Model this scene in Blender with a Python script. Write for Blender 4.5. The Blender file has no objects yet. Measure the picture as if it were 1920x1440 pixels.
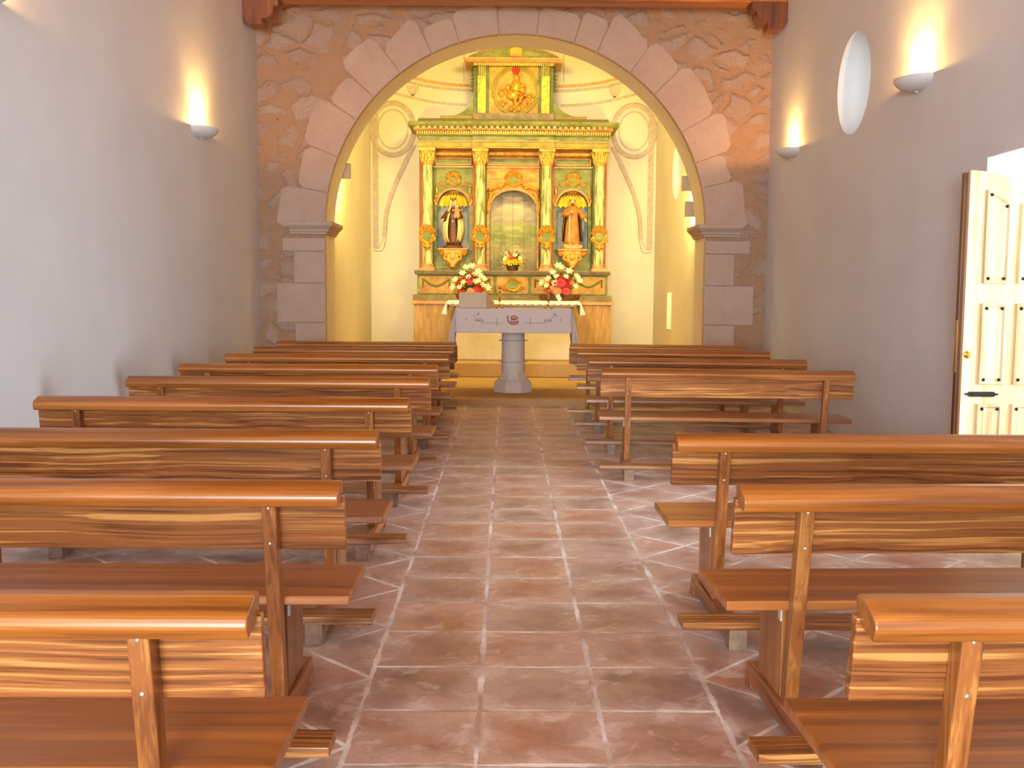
import bpy, bmesh, math, random
from mathutils import Vector, Matrix
S = bpy.context.scene
COL = S.collection
PI = math.pi
R = math.radians
random.seed(7)

# ------------------------------------------------------------------ camera
cam_d = bpy.data.cameras.new('camera'); cam = bpy.data.objects.new('camera', cam_d); COL.objects.link(cam)
cam_d.sensor_width = 36.0; cam_d.lens = 36.375; cam_d.clip_start = 0.05
cam.matrix_world = (Matrix.Translation((0, 0, 1.4065)) @ Matrix.Rotation(-0.0062, 4, 'Z')
                    @ Matrix.Rotation(PI / 2 - 0.0910, 4, 'X') @ Matrix.Rotation(0.007, 4, 'Z'))
S.camera = cam
vs = S.view_settings
vs.view_transform = 'Standard'; vs.look = 'None'; vs.exposure = 0.0; vs.gamma = 1.0; vs.use_curve_mapping = False

# ------------------------------------------------------------------ sky and daylight
W = bpy.data.worlds.new('sky'); S.world = W; W.use_nodes = True
bg = W.node_tree.nodes['Background']; bg.inputs[0].default_value = (0.80, 0.90, 1.0, 1); bg.inputs[1].default_value = 2.3

def area(name, loc, direction, sx, sy, power, col, spread=180):
    d = bpy.data.lights.new(name, 'AREA'); d.shape = 'RECTANGLE'; d.size = sx; d.size_y = sy
    d.energy = power; d.color = col; d.spread = R(spread)
    o = bpy.data.objects.new(name, d); COL.objects.link(o); o.location = loc
    o.rotation_euler = Vector(direction).to_track_quat('-Z', 'Y').to_euler()
    return o
# daylight: the open main entrance behind the camera, the side door, the round windows
area('daylight_main_entrance', (-1.4, -6.95, 2.0), (0.08, 1, -0.02), 3.2, 3.2, 1560, (0.84, 0.96, 1.0))
area('daylight_side_door', (5.1, 5.9, 1.5), (-1, 0.12, -0.05), 2.0, 2.2, 110, (0.84, 0.95, 1.0))
area('daylight_doorway', (3.46, 6.42, 1.2), (-1, 0, 0), 0.85, 2.0, 48, (0.84, 0.95, 1.0), 115)
WARM = (1.0, 0.765, 0.18)
area('chancel_high_light', (0.11, 14.35, 5.25), (0, 1, -0.85), 0.8, 0.3, 115, WARM)  # added lamp without fixture: softens cornice shadows, lights altar and floor
AMBER = (1.0, 0.50, 0.13)

# ------------------------------------------------------------------ node materials
class NT:
    def __init__(s, name):
        s.m = bpy.data.materials.new(name); s.m.use_nodes = True
        s.t = s.m.node_tree; s.b = s.t.nodes['Principled BSDF']
    def n(s, typ, **kw):
        nd = s.t.nodes.new('ShaderNode' + typ)
        for k, v in kw.items():
            if k.startswith('_'): setattr(nd, k[1:], v)
        for k, v in kw.items():
            if k.startswith('_'): continue
            key = int(k[1:]) if k[0] == 'i' and k[1:].isdigit() else k.replace('__', ' ')
            s.put(nd.inputs[key], v)
        return nd
    def put(s, sock, v):
        if isinstance(v, bpy.types.NodeSocket): s.t.links.new(v, sock)
        elif isinstance(v, bpy.types.Node): s.t.links.new(v.outputs[0], sock)
        else:
            if isinstance(v, tuple) and len(v) == 3 and sock.type == 'RGBA': v = (*v, 1)
            sock.default_value = v
    def math(s, op, a, b=0.0, c=0.0):
        nd = s.t.nodes.new('ShaderNodeMath'); nd.operation = op
        s.put(nd.inputs[0], a); s.put(nd.inputs[1], b); s.put(nd.inputs[2], c)
        return nd.outputs[0]
    def mix(s, f, a, b, mode='MIX'):
        nd = s.t.nodes.new('ShaderNodeMix'); nd.data_type = 'RGBA'; nd.blend_type = mode
        s.put(nd.inputs[0], f); s.put(nd.inputs[6], a); s.put(nd.inputs[7], b)
        return nd.outputs[2]
    def ramp(s, f, pts):
        nd = s.t.nodes.new('ShaderNodeValToRGB'); s.put(nd.inputs[0], f)
        e = nd.color_ramp.elements
        while len(e) < len(pts): e.new(0.5)
        for k, (p, c) in enumerate(pts):
            e[k].position = p; e[k].color = (*c, 1) if not isinstance(c, float) else (c, c, c, 1)
        return nd.outputs[0]
    def objco(s, scale=(1, 1, 1), jitter=True):
        tc = s.n('TexCoord').outputs['Object']
        if jitter:
            oi = s.n('ObjectInfo').outputs['Random']
            j = s.n('CombineXYZ', i0=s.math('MULTIPLY', oi, 41.0), i1=s.math('MULTIPLY', oi, 17.0), i2=s.math('MULTIPLY', oi, 29.0))
            tc = s.n('VectorMath', _operation='ADD', i0=tc, i1=j).outputs[0]
        return s.n('Mapping', Vector=tc, Scale=scale).outputs[0]
    def noise(s, co, scale=5, detail=3, rough=0.5, dist=0.0):
        return s.n('TexNoise', Vector=co, Scale=scale, Detail=detail, Roughness=rough, Distortion=dist).outputs[0]
    def bump(s, h, strength=0.3, dist=0.01):
        s.t.links.new(s.n('Bump', Strength=strength, Distance=dist, Height=h).outputs[0], s.b.inputs['Normal'])
    def base(s, c=None, rough=0.5, metal=0.0, spec=0.5):
        if c is not None: s.put(s.b.inputs['Base Color'], c)
        s.put(s.b.inputs['Roughness'], rough); s.put(s.b.inputs['Metallic'], metal)
        s.put(s.b.inputs['Specular IOR Level'], spec)
        return s.m

def lin(r, g, b):
    f = lambda v: v / 255 / 12.92 if v <= 10 else ((v / 255 + 0.055) / 1.055) ** 2.4
    return (f(r), f(g), f(b))

def paint(name, a, b=None, scale=6, rough=0.55, metal=0.0, stretch=(1, 1, 1), lo=0.35, hi=0.65, bump=0.0, spec=0.4):
    t = NT(name); b = b or tuple(v * 0.7 for v in a)
    f = t.noise(t.objco(stretch), scale, 5, 0.6, 0.3)
    if bump: t.bump(f, bump, 0.01)
    return t.base(t.ramp(f, [(lo, b), (hi, a)]), rough, metal, spec)

def wood(name, axis, dark, mid, light, cross=26, rough=0.33, along=0.55, bump=0.06):
    t = NT(name)
    sc = [cross, cross, cross]; sc[axis] = along
    sc2 = [cross * 7, cross * 7, cross * 7]; sc2[axis] = 2.2
    oc = t.objco((1, 1, 1))
    wsc = [2.2, 2.2, 2.2]; wsc[axis] = 1.6
    wv = t.n('TexNoise', Vector=t.n('Mapping', Vector=oc, Scale=tuple(wsc)), Scale=1.0, Detail=1).outputs[1]
    k = [0.055, 0.055, 0.055]; k[axis] = 0.0
    warped = t.n('VectorMath', _operation='MULTIPLY_ADD', i0=wv, i1=tuple(k), i2=oc).outputs[0]
    f1 = t.noise(t.n('Mapping', Vector=warped, Scale=tuple(sc)).outputs[0], 1.0, 3, 0.55, 0.5)
    f2 = t.noise(t.objco(tuple(sc2)), 1.0, 2, 0.5, 0.2)
    f = t.math('ADD', t.math('MULTIPLY', f1, 0.78), t.math('MULTIPLY', f2, 0.22))
    c = t.ramp(f, [(0.38, dark), (0.47, mid), (0.53, mid), (0.61, light)])
    hv = t.n('HueSaturation', Value=t.math('MULTIPLY_ADD', t.n('ObjectInfo').outputs['Random'], 0.26, 0.87), Color=c).outputs[0]
    t.bump(f, bump, 0.002)
    m = t.base(hv, rough, 0, 0.5)
    t.b.inputs['Coat Weight'].default_value = 0.2; t.b.inputs['Coat Roughness'].default_value = 0.32
    return m

WD, WM, WL = lin(96, 50, 20), lin(142, 84, 38), lin(196, 138, 74)
M = {}
M['wx'] = wood('varnished striped hardwood along the bench', 0, WD, WM, WL, 62, 0.33, 0.55)
M['wx2'] = wood('varnished hardwood of seats and rails', 0, lin(120, 66, 22), lin(152, 88, 32), lin(174, 108, 48), 16, 0.3)
M['wy'] = wood('varnished hardwood along the feet', 1, WD, lin(150, 86, 46), lin(182, 120, 72))
M['wz'] = wood('varnished hardwood upright', 2, lin(112, 62, 26), lin(142, 84, 38), lin(172, 114, 58))
M['beam'] = wood('dark orange roof timber', 0, lin(120, 66, 20), lin(168, 98, 34), lin(196, 124, 48), 9, 0.45, 0.4)
M['corbel'] = wood('carved dark corbel timber', 2, lin(86, 42, 18), lin(116, 62, 28), lin(142, 82, 38), 9, 0.45)
M['door'] = wood('light oak of the side door', 2, lin(186, 150, 104), lin(208, 178, 134), lin(222, 196, 156), 16, 0.4)
M['dooredge'] = wood('dark edge of the side door', 2, lin(70, 34, 16), lin(96, 52, 24), lin(120, 70, 34), 22, 0.4)
M['bolt'] = NT('zinc bolt').base(lin(190, 190, 185), 0.35, 0.9)
M['bracket'] = NT('pale steel bracket').base(lin(205, 196, 186), 0.5, 0.2)
M['footcap'] = paint('pale end of the bench foot', lin(146, 116, 94), lin(122, 94, 74), 20)  # paler than the wood: sky reflection on end grain put into the colour
M['iron'] = NT('black iron').base(lin(38, 34, 34), 0.4, 0.7)
M['brass'] = NT('polished brass').base(lin(196, 150, 62), 0.25, 0.9)

def plaster(name, c, c2, bump=0.12):
    t = NT(name)
    co = t.n('TexCoord').outputs['Object']
    f = t.noise(co, 0.9, 6, 0.6)
    f2 = t.noise(co, 26, 4, 0.6)
    f3 = t.noise(co, 5, 3, 0.5)
    t.bump(t.math('MULTIPLY_ADD', f3, 0.8, t.math('MULTIPLY', f2, 0.35)), bump, 0.03)
    return t.base(t.ramp(f, [(0.3, c2), (0.7, c)]), 0.85, 0, 0.2)
M['plaster'] = plaster('nave lime plaster', lin(214, 216, 219), lin(204, 204, 207))
M['chwall'] = plaster('chancel cream plaster', lin(230, 222, 206), lin(222, 210, 190))
M['altarstone'] = plaster('rough cream altar plaster', lin(232, 224, 206), lin(206, 186, 150), 0.5)
M['mural'] = paint('faded mauve wall painting', lin(186, 168, 160), lin(206, 188, 172), 14, 0.85)
M['muralorange'] = paint('faded orange wall painting', lin(208, 150, 88), lin(214, 178, 130), 10, 0.85)
M['muralrim'] = paint('thin brown line of wall painting', lin(150, 124, 104), lin(186, 160, 136), 10, 0.85)
M['white'] = paint('white door reveal paint', lin(240, 240, 236), lin(232, 232, 228), 3, 0.8)

def stone_wall():
    t = NT('rubble masonry with brown mortar')
    co = t.n('TexCoord').outputs['Object']
    w = t.n('TexNoise', Vector=co, Scale=2.6, Detail=3).outputs[1]
    co2 = t.n('VectorMath', _operation='MULTIPLY_ADD', i0=w, i1=(0.32, 0.0, 0.26), i2=co).outputs[0]
    mp = t.n('Mapping', Vector=co2, Scale=(2.5, 0.0, 4.0)).outputs[0]
    ve = t.n('TexVoronoi', _feature='DISTANCE_TO_EDGE', Vector=mp, Scale=1.0, Randomness=0.95).outputs['Distance']
    vc = t.n('TexVoronoi', Vector=mp, Scale=1.0, Randomness=0.95)
    rnd = t.n('SeparateColor', i0=vc.outputs['Color'])
    fine = t.noise(co, 34, 6, 0.65)
    mid = t.noise(co, 7, 4, 0.6)
    edge = t.math('ADD', ve, t.math('MULTIPLY', t.math('SUBTRACT', mid, 0.5), 0.30))
    smear = t.math('MULTIPLY', t.math('GREATER_THAN', rnd.outputs[1], 0.45), 0.10)
    mask = t.n('MapRange', Value=t.math('SUBTRACT', edge, smear), i1=0.03, i2=0.15).outputs[0]
    st = t.mix(rnd.outputs[0], lin(196, 172, 156), lin(184, 156, 140))
    st = t.mix(t.math('MULTIPLY', fine, 0.75), st, lin(138, 104, 84))
    mo = t.mix(mid, lin(178, 142, 114), lin(164, 126, 98))
    c = t.mix(mask, mo, st)
    pits = t.math('LESS_THAN', t.noise(co, 19, 3, 0.6), 0.31)
    c = t.mix(t.math('MULTIPLY', pits, 0.6), c, lin(96, 70, 54))
    h = t.math('ADD', t.math('MULTIPLY', mask, 0.6), t.math('MULTIPLY', fine, 0.3))
    h = t.math('ADD', h, t.math('MULTIPLY', mid, 0.35))
    t.bump(h, 0.75, 0.05)
    return t.base(c, 0.9, 0, 0.15)
M['rubble'] = stone_wall()

def ashlar(name, a, b, k=0.35):
    t = NT(name); co = t.n('TexCoord').outputs['Object']
    f = t.noise(co, 30, 6, 0.65); g = t.noise(co, 3, 4, 0.6)
    p = t.math('LESS_THAN', t.noise(co, 22, 2, 0.5), 0.25)
    c = t.mix(g, a, b); c = t.mix(t.math('MULTIPLY', f, 0.35), c, tuple(v * 0.6 for v in b))
    c = t.mix(t.math('MULTIPLY', p, 0.4), c, lin(120, 92, 76))
    t.bump(t.math('ADD', f, g), k, 0.02)
    return t.base(c, 0.88, 0, 0.15)
M['ashlar'] = ashlar('pale dressed arch stone', lin(204, 180, 164), lin(182, 150, 132))
M['intrados'] = ashlar('cream limewashed arch reveal', lin(236, 224, 204), lin(222, 204, 180), 0.25)
M['pedestal'] = ashlar('grey lavender stone', lin(228, 216, 208), lin(212, 198, 190), 0.2)
M['stepstone'] = ashlar('worn tan step stone', lin(212, 178, 130), lin(184, 146, 98), 0.4)

def floor_mat():
    t = NT('waxed terracotta tiles with pale grout')
    co = t.n('TexCoord').outputs['Object']
    wob = t.n('TexNoise', Vector=co, Scale=7.0, Detail=3).outputs[1]
    cw = t.n('VectorMath', _operation='MULTIPLY_ADD', i0=wob, i1=(0.012, 0.012, 0), i2=co).outputs[0]
    sp = t.n('SeparateXYZ', Vector=cw)
    x, y = sp.outputs[0], sp.outputs[1]
    x = t.math('SUBTRACT', x, 0.006); y = t.math('SUBTRACT', y, 0.006)
    w = t.math('SUBTRACT', t.math('ABSOLUTE', t.math('SUBTRACT', x, 0.119)), 0.6)
    aisle = t.math('LESS_THAN', w, 0.0)
    def cell(v, size):
        q = t.math('DIVIDE', v, size); fl = t.math('FLOOR', q); fr = t.math('SUBTRACT', q, fl)
        return fl, t.math('MULTIPLY', t.math('MINIMUM', fr, t.math('SUBTRACT', 1.0, fr)), size)
    ax, adx = cell(t.math('ADD', x, 0.481), 0.4)
    ay, ady = cell(t.math('SUBTRACT', y, 2.956), 0.4)
    yy = t.math('SUBTRACT', y, 3.642)
    u = t.math('MULTIPLY', t.math('ADD', w, yy), 0.70711); v = t.math('MULTIPLY', t.math('SUBTRACT', w, yy), 0.70711)
    bx, bdx = cell(u, 0.4); by, bdy = cell(v, 0.4)
    sel = lambda p, q: t.math('ADD', t.math('MULTIPLY', p, aisle), t.math('MULTIPLY', q, t.math('SUBTRACT', 1.0, aisle)))
    d = sel(t.math('MINIMUM', adx, ady), t.math('MINIMUM', bdx, bdy))
    d = t.math('MINIMUM', d, t.math('ABSOLUTE', w))
    side = t.math('MULTIPLY', t.math('GREATER_THAN', x, 0.119), 50.0)
    idv = t.n('CombineXYZ', i0=sel(ax, t.math('ADD', bx, side)), i1=sel(ay, by), i2=aisle)
    rnd = t.n('TexWhiteNoise', Vector=idv).outputs[0]
    n1 = t.noise(co, 5.5, 5, 0.62, 0.4); n2 = t.noise(co, 55, 4, 0.6); n3 = t.noise(co, 2.1, 4, 0.6, 0.5)
    c = t.ramp(n1, [(0.25, lin(126, 76, 48)), (0.5, lin(154, 98, 64)), (0.75, lin(182, 130, 98))])
    hv = t.n('HueSaturation', Value=t.math('MULTIPLY_ADD', rnd, 0.40, 0.80), Saturation=t.math('MULTIPLY_ADD', rnd, 0.25, 0.85), Color=c).outputs[0]
    # whitish efflorescence clouds, denser towards the joints
    near = t.n('MapRange', Value=d, i1=0.0, i2=0.13, i3=1.0, i4=0.0).outputs[0]
    cl = t.n('MapRange', Value=t.math('ADD', n3, t.math('MULTIPLY', near, 0.20)), i1=0.45, i2=0.68).outputs[0]
    cl = t.math('MULTIPLY', cl, t.math('MULTIPLY_ADD', n2, 0.7, 0.25))
    c = t.mix(t.math('MULTIPLY', cl, 0.85), hv, lin(212, 184, 170))
    n4 = t.noise(co, 8.5, 6, 0.68, 0.6)
    p4 = t.n('MapRange', Value=t.math('ADD', n4, t.math('MULTIPLY', near, 0.11)), i1=0.585, i2=0.70).outputs[0]
    c = t.mix(t.math('MULTIPLY', p4, 0.42), c, lin(232, 214, 206))
    gw = t.math('MULTIPLY_ADD', t.noise(co, 8, 3, 0.7), 0.027, -0.0045)
    g = t.n('MapRange', Value=t.math('DIVIDE', d, gw), i1=0.75, i2=1.25, i3=1.0, i4=0.0).outputs[0]
    gc = t.mix(t.n('MapRange', Value=t.noise(co, 2.6, 4, 0.6), i1=0.38, i2=0.62).outputs[0], lin(172, 138, 114), lin(240, 230, 224))
    c = t.mix(g, c, gc)
    t.bump(t.math('ADD', t.math('MULTIPLY', t.math('SUBTRACT', 1.0, g), 0.5), t.math('MULTIPLY', n1, 0.25)), 0.25, 0.01)
    r = t.math('ADD', t.math('MULTIPLY_ADD', n3, 0.28, 0.24), t.math('MULTIPLY', g, 0.3))
    t.b.inputs['Sheen Weight'].default_value = 0.12; t.b.inputs['Sheen Roughness'].default_value = 0.5
    return t.base(c, r, 0, 0.5)
M['floor'] = floor_mat()

# retable paints
M['gold'] = paint('worn gilding', lin(224, 172, 62), lin(178, 118, 34), 22, 0.42, 0.35, bump=0.2)
M['goldpale'] = paint('pale gilded capital', lin(236, 196, 96), lin(196, 140, 50), 30, 0.45, 0.25, bump=0.3)
M['green'] = paint('faded green paint', lin(152, 152, 90), lin(110, 116, 54), 5, 0.55, stretch=(1, 1, 2.5))
M['greendark'] = paint('dark green paint', lin(118, 124, 64), lin(84, 90, 40), 6, 0.55)
M['olive'] = paint('olive gold paint', lin(176, 156, 70), lin(142, 124, 48), 6, 0.55)
M['greybrown'] = paint('grey brown ledge paint', lin(150, 132, 104), lin(122, 104, 76), 8, 0.6)
M['ochre'] = paint('ochre panel paint', lin(214, 164, 62), lin(178, 122, 38), 7, 0.5)
M['orange'] = paint('orange marbled paint', lin(224, 172, 70), lin(208, 124, 48), 4, 0.5, stretch=(1, 1, 3), lo=0.4, hi=0.58)
M['redbrown'] = paint('red brown pilaster paint', lin(186, 112, 60), lin(160, 86, 44), 6, 0.55)
M['pinktan'] = paint('pinkish tan moulding paint', lin(222, 172, 122), lin(200, 140, 88), 8, 0.55)
M['marble'] = paint('cream and green marbled column', lin(230, 216, 158), lin(128, 132, 72), 3.0, 0.45, stretch=(10, 10, 1.3), lo=0.40, hi=0.56)
M['blue'] = paint('grey blue niche paint', lin(190, 190, 180), lin(164, 166, 158), 5, 0.6)
M['yellow'] = paint('bright yellow shell paint', lin(238, 206, 62), lin(214, 170, 40), 8, 0.45)
M['darkgap'] = NT('dark red gap between shell ribs').base(lin(140, 76, 34), 0.6)
M['tanwood'] = paint('plain tan timber plinth', lin(202, 160, 98), lin(168, 126, 72), 4, 0.55, stretch=(5, 5, 0.8))

def landscape():
    t = NT('old landscape painted on planks')
    co = t.n('TexCoord').outputs['Object']; sp = t.n('SeparateXYZ', Vector=co); z = sp.outputs[2]; x = sp.outputs[0]
    warp = t.math('MULTIPLY', t.math('SUBTRACT', t.noise(co, 3.0, 4, 0.6), 0.5), 0.35)
    f = t.n('MapRange', Value=t.math('ADD', z, warp), i1=0.05, i2=1.35).outputs[0]
    c = t.ramp(f, [(0.0, lin(176, 152, 112)), (0.25, lin(186, 168, 116)), (0.42, lin(150, 156, 88)), (0.55, lin(176, 174, 104)),
                   (0.66, lin(178, 160, 140)), (0.78, lin(208, 194, 160)), (0.88, lin(160, 142, 122)), (1.0, lin(130, 118, 104))])
    mp = t.n('Mapping', Vector=co, Scale=(3, 1, 9)).outputs[0]
    cl = t.n('MapRange', Value=t.noise(mp, 1.4, 4, 0.6), i1=0.48, i2=0.62).outputs[0]
    c = t.mix(t.math('MULTIPLY', cl, 0.45), c, lin(224, 212, 176))
    fr = t.math('FRACT', t.math('DIVIDE', t.math('ADD', x, 10.07), 0.19))
    gap = t.math('LESS_THAN', fr, 0.035)
    c = t.mix(t.math('MULTIPLY', gap, 0.75), c, lin(92, 76, 50))
    return t.base(c, 0.6, 0, 0.3)
M['landscape'] = landscape()

def cloth(name, c, scale=160):
    t = NT(name); co = t.n('TexCoord').outputs['Object']
    t.bump(t.noise(co, scale, 2, 0.5), 0.1, 0.003)
    m = t.base(t.mix(t.noise(co, 3, 3), c, tuple(v * 0.93 for v in c)), 0.85, 0, 0.2)
    return m
M['linen'] = cloth('off white linen', lin(214, 200, 196))
M['whitecloth'] = cloth('white altar linen', lin(244, 244, 240))
M['boxcloth'] = cloth('beige lectern cloth', lin(212, 190, 164))
M['embred'] = NT('rust red embroidery').base(lin(160, 66, 30), 0.8)
M['embviolet'] = NT('violet brown embroidery').base(lin(104, 74, 84), 0.8)
M['embgreen'] = NT('green thread embroidery').base(lin(104, 126, 112), 0.8)
M['stem'] = paint('green stem paint', lin(206, 194, 120), lin(150, 150, 80), 10)
M['leaf'] = paint('bouquet leaves', lin(88, 118, 44), lin(48, 76, 24), 12, 0.5)
M['lily'] = paint('white lily petals', lin(246, 240, 216), lin(236, 224, 180), 12, 0.5)
M['pink'] = paint('deep pink petals', lin(222, 76, 96), lin(190, 44, 70), 20, 0.5)
M['red'] = paint('red petals', lin(196, 58, 44), lin(160, 34, 30), 20, 0.5)
M['peach'] = paint('peach petals', lin(240, 160, 120), lin(228, 124, 84), 20, 0.5)
M['petalyellow'] = paint('yellow petals', lin(250, 214, 40), lin(236, 180, 30), 20, 0.5)
M['petalorange'] = paint('orange petals', lin(226, 130, 44), lin(190, 84, 30), 20, 0.5)
M['pot'] = paint('dark brown planter', lin(112, 66, 40), lin(84, 46, 26), 10, 0.5)
M['habit'] = paint('brown painted habit', lin(112, 64, 38), lin(84, 44, 24), 10, 0.5)
M['robe'] = paint('tawny painted robe', lin(204, 142, 72), lin(170, 110, 52), 8, 0.5)
M['robedark'] = paint('dark brown painted cloak', lin(122, 80, 50), lin(92, 58, 36), 8, 0.5)
M['cape'] = paint('cream painted cape', lin(240, 222, 170), lin(214, 190, 130), 10, 0.5)
M['skin'] = paint('painted flesh', lin(232, 184, 144), lin(222, 168, 124), 8, 0.5)
M['childrobe'] = paint('salmon painted tunic', lin(226, 158, 118), lin(206, 130, 92), 8, 0.5)
M['hair'] = paint('painted brown hair', lin(128, 84, 52), lin(98, 62, 36), 12, 0.6)
M['cloud'] = paint('cream carved rock', lin(226, 188, 134), lin(196, 150, 96), 10, 0.6)
M['sconce'] = NT('matt plaster sconce').base(lin(206, 204, 204), 0.7)
gm = NT('halogen bulb'); gm.base(lin(255, 240, 210)); gm.b.inputs['Emission Color'].default_value = (1, 0.8, 0.5, 1); gm.b.inputs['Emission Strength'].default_value = 30.0
M['bulb'] = gm.m
M['lampbox'] = NT('beige floodlight casing').base(lin(196, 172, 140), 0.5)
M['paper'] = NT('cream card').base(lin(240, 226, 190), 0.8)

def pane_mat():
    t = NT('frosted window pane')
    tr = t.n('BsdfTransparent', Color=(0.95, 0.88, 0.80)); tl = t.n('BsdfTranslucent', Color=(0.95, 0.88, 0.80))
    mx = t.n('MixShader', Fac=0.6, i1=tr, i2=tl)
    t.t.links.new(mx.outputs[0], t.t.nodes['Material Output'].inputs[0])
    return t.m
M['pane'] = pane_mat()
M['ground'] = paint('pale gravel outside', lin(206, 198, 184), lin(186, 176, 160), 30, 0.9)

# ------------------------------------------------------------------ mesh builder
class MB:
    def __init__(s): s.v = []; s.f = []; s.mi = []; s.cur = 0
    def add(s, vs_, fs, mi=None):
        o = len(s.v); s.v += [tuple(p) for p in vs_]
        for f in fs: s.f.append([i + o for i in f]); s.mi.append(s.cur if mi is None else mi)
        return s
    def box(s, lo, hi, rot=None, mi=None):
        x0, y0, z0 = lo; x1, y1, z1 = hi
        p = [(x0, y0, z0), (x1, y0, z0), (x1, y1, z0), (x0, y1, z0), (x0, y0, z1), (x1, y0, z1), (x1, y1, z1), (x0, y1, z1)]
        if rot:
            c = Vector(((x0 + x1) / 2, (y0 + y1) / 2, (z0 + z1) / 2)); p = [c + rot @ (Vector(q) - c) for q in p]
        return s.add(p, [(3, 2, 1, 0), (4, 5, 6, 7), (0, 1, 5, 4), (1, 2, 6, 5), (2, 3, 7, 6), (3, 0, 4, 7)], mi)
    def prism(s, poly, axis, a, b, mi=None):
        """extrude a 2-D outline along an axis (0: outline is y,z; 1: x,z; 2: x,y)"""
        def P(p, t): return (t, p[0], p[1]) if axis == 0 else (p[0], t, p[1]) if axis == 1 else (p[0], p[1], t)
        n = len(poly); v = [P(p, a) for p in poly] + [P(p, b) for p in poly]
        f = [tuple(range(n)), tuple(range(2 * n - 1, n - 1, -1))] + [((i + 1) % n, i, n + i, n + (i + 1) % n) for i in range(n)]
        return s.add(v, f, mi)
    def lathe(s, prof, c=(0, 0, 0), n=24, sx=1, sy=1, a0=0, a1=2 * PI, fold=None, caps=True, mi=None):
        full = abs(a1 - a0 - 2 * PI) < 1e-6; m = n if full else n + 1
        v = []
        for (r, z) in prof:
            for i in range(m):
                a = a0 + (a1 - a0) * i / n
                k = fold(a, z) if fold else 1
                v.append((c[0] + r * k * sx * math.cos(a), c[1] + r * k * sy * math.sin(a), c[2] + z))
        f = []
        for j in range(len(prof) - 1):
            for i in range(n):
                i2 = (i + 1) % m if full else i + 1
                f.append((j * m + i, j * m + i2, (j + 1) * m + i2, (j + 1) * m + i))
        if caps and full: f += [tuple(range(m - 1, -1, -1)), tuple((len(prof) - 1) * m + i for i in range(m))]
        return s.add(v, f, mi)
    def ball(s, c, r, n=12, mi=None, rot=None):
        rx, ry, rz = r if isinstance(r, tuple) else (r, r, r)
        v = []; h = max(4, n // 2)
        for j in range(h + 1):
            t = PI * j / h
            for i in range(n):
                a = 2 * PI * i / n
                q = Vector((rx * math.sin(t) * math.cos(a), ry * math.sin(t) * math.sin(a), rz * math.cos(t)))
                if rot: q = rot @ q
                v.append((c[0] + q.x, c[1] + q.y, c[2] + q.z))
        f = [((j + 1) * n + i, (j + 1) * n + (i + 1) % n, j * n + (i + 1) % n, j * n + i) for j in range(h) for i in range(n)]
        return s.add(v, f, mi)
    def tube(s, pts, r, n=8, mi=None, caps=True, sub=0):
        pts = [Vector(p) for p in pts]
        if sub and len(pts) > 2:      # round the path off through its points
            P = [pts[0]] + pts + [pts[-1]]; Q = list(r) if isinstance(r, (list, tuple)) else [r] * len(pts); q2 = []; r2 = []
            for k in range(len(pts) - 1):
                a, b, c, d = P[k:k + 4]
                for i in range(sub):
                    t = i / sub
                    q2.append(0.5 * ((2 * b) + (c - a) * t + (2 * a - 5 * b + 4 * c - d) * t * t + (3 * b - a - 3 * c + d) * t ** 3)); r2.append(Q[k] + (Q[k + 1] - Q[k]) * t)
            pts = q2 + [pts[-1]]; r = r2 + [Q[-1]]
        m = len(pts); v = []
        up = Vector((0, 0, 1))
        for k, p in enumerate(pts):
            d = (pts[min(k + 1, m - 1)] - pts[max(k - 1, 0)]).normalized()
            a = d.cross(up if abs(d.dot(up)) < 0.95 else Vector((0, 1, 0))).normalized(); b = a.cross(d)
            rr = r[k] if isinstance(r, (list, tuple)) else r
            for i in range(n):
                t = 2 * PI * i / n; v.append(p + a * rr * math.cos(t) + b * rr * math.sin(t))
        f = [(k * n + i, k * n + (i + 1) % n, (k + 1) * n + (i + 1) % n, (k + 1) * n + i) for k in range(m - 1) for i in range(n)]
        if caps: f += [tuple(range(n - 1, -1, -1)), tuple((m - 1) * n + i for i in range(n))]
        return s.add(v, f, mi)
    def strip(s, pts, w, y, th=0.004, mi=None):
        """a ribbon of width w along 2-D (x, z) points, lying on the plane y and th thick towards -y"""
        v = []; m = len(pts)
        for k, p in enumerate(pts):
            a = Vector(pts[max(k - 1, 0)]); b = Vector(pts[min(k + 1, m - 1)]); d = (b - a).normalized(); nn = Vector((-d.y, d.x))
            ww = (w[k] if isinstance(w, list) else w) / 2
            for q in (Vector(p) + nn * ww, Vector(p) - nn * ww):
                v += [(q.x, y, q.y), (q.x, y - th, q.y)]
        f = []
        for k in range(m - 1):
            o = k * 4; q = o + 4
            f += [(o + 1, o + 3, q + 3, q + 1), (o, o + 1, q + 1, q), (o + 3, o + 2, q + 2, q + 3)]
        return s.add(v, f, mi)
    def build(s, name, mats, parent=None, smooth=False, bevel=0.0, loc=(0, 0, 0), segs=2):
        me = bpy.data.meshes.new(name); me.from_pydata(s.v, [], s.f)
        for m in (mats if isinstance(mats, list) else [mats]): me.materials.append(m)
        me.polygons.foreach_set('material_index', s.mi)
        bm = bmesh.new(); bm.from_mesh(me); bmesh.ops.recalc_face_normals(bm, faces=bm.faces); bm.to_mesh(me); bm.free()
        if smooth:
            me.polygons.foreach_set('use_smooth', [True] * len(me.polygons))
            if smooth != 'all':
                try: me.set_sharp_from_angle(angle=R(38))
                except Exception: pass
        o = bpy.data.objects.new(name, me); COL.objects.link(o); o.location = loc
        if parent: o.parent = parent
        if bevel:
            b = o.modifiers.new('edge', 'BEVEL'); b.width = bevel; b.segments = segs; b.limit_method = 'ANGLE'; b.angle_limit = R(40)
        return o

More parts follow.
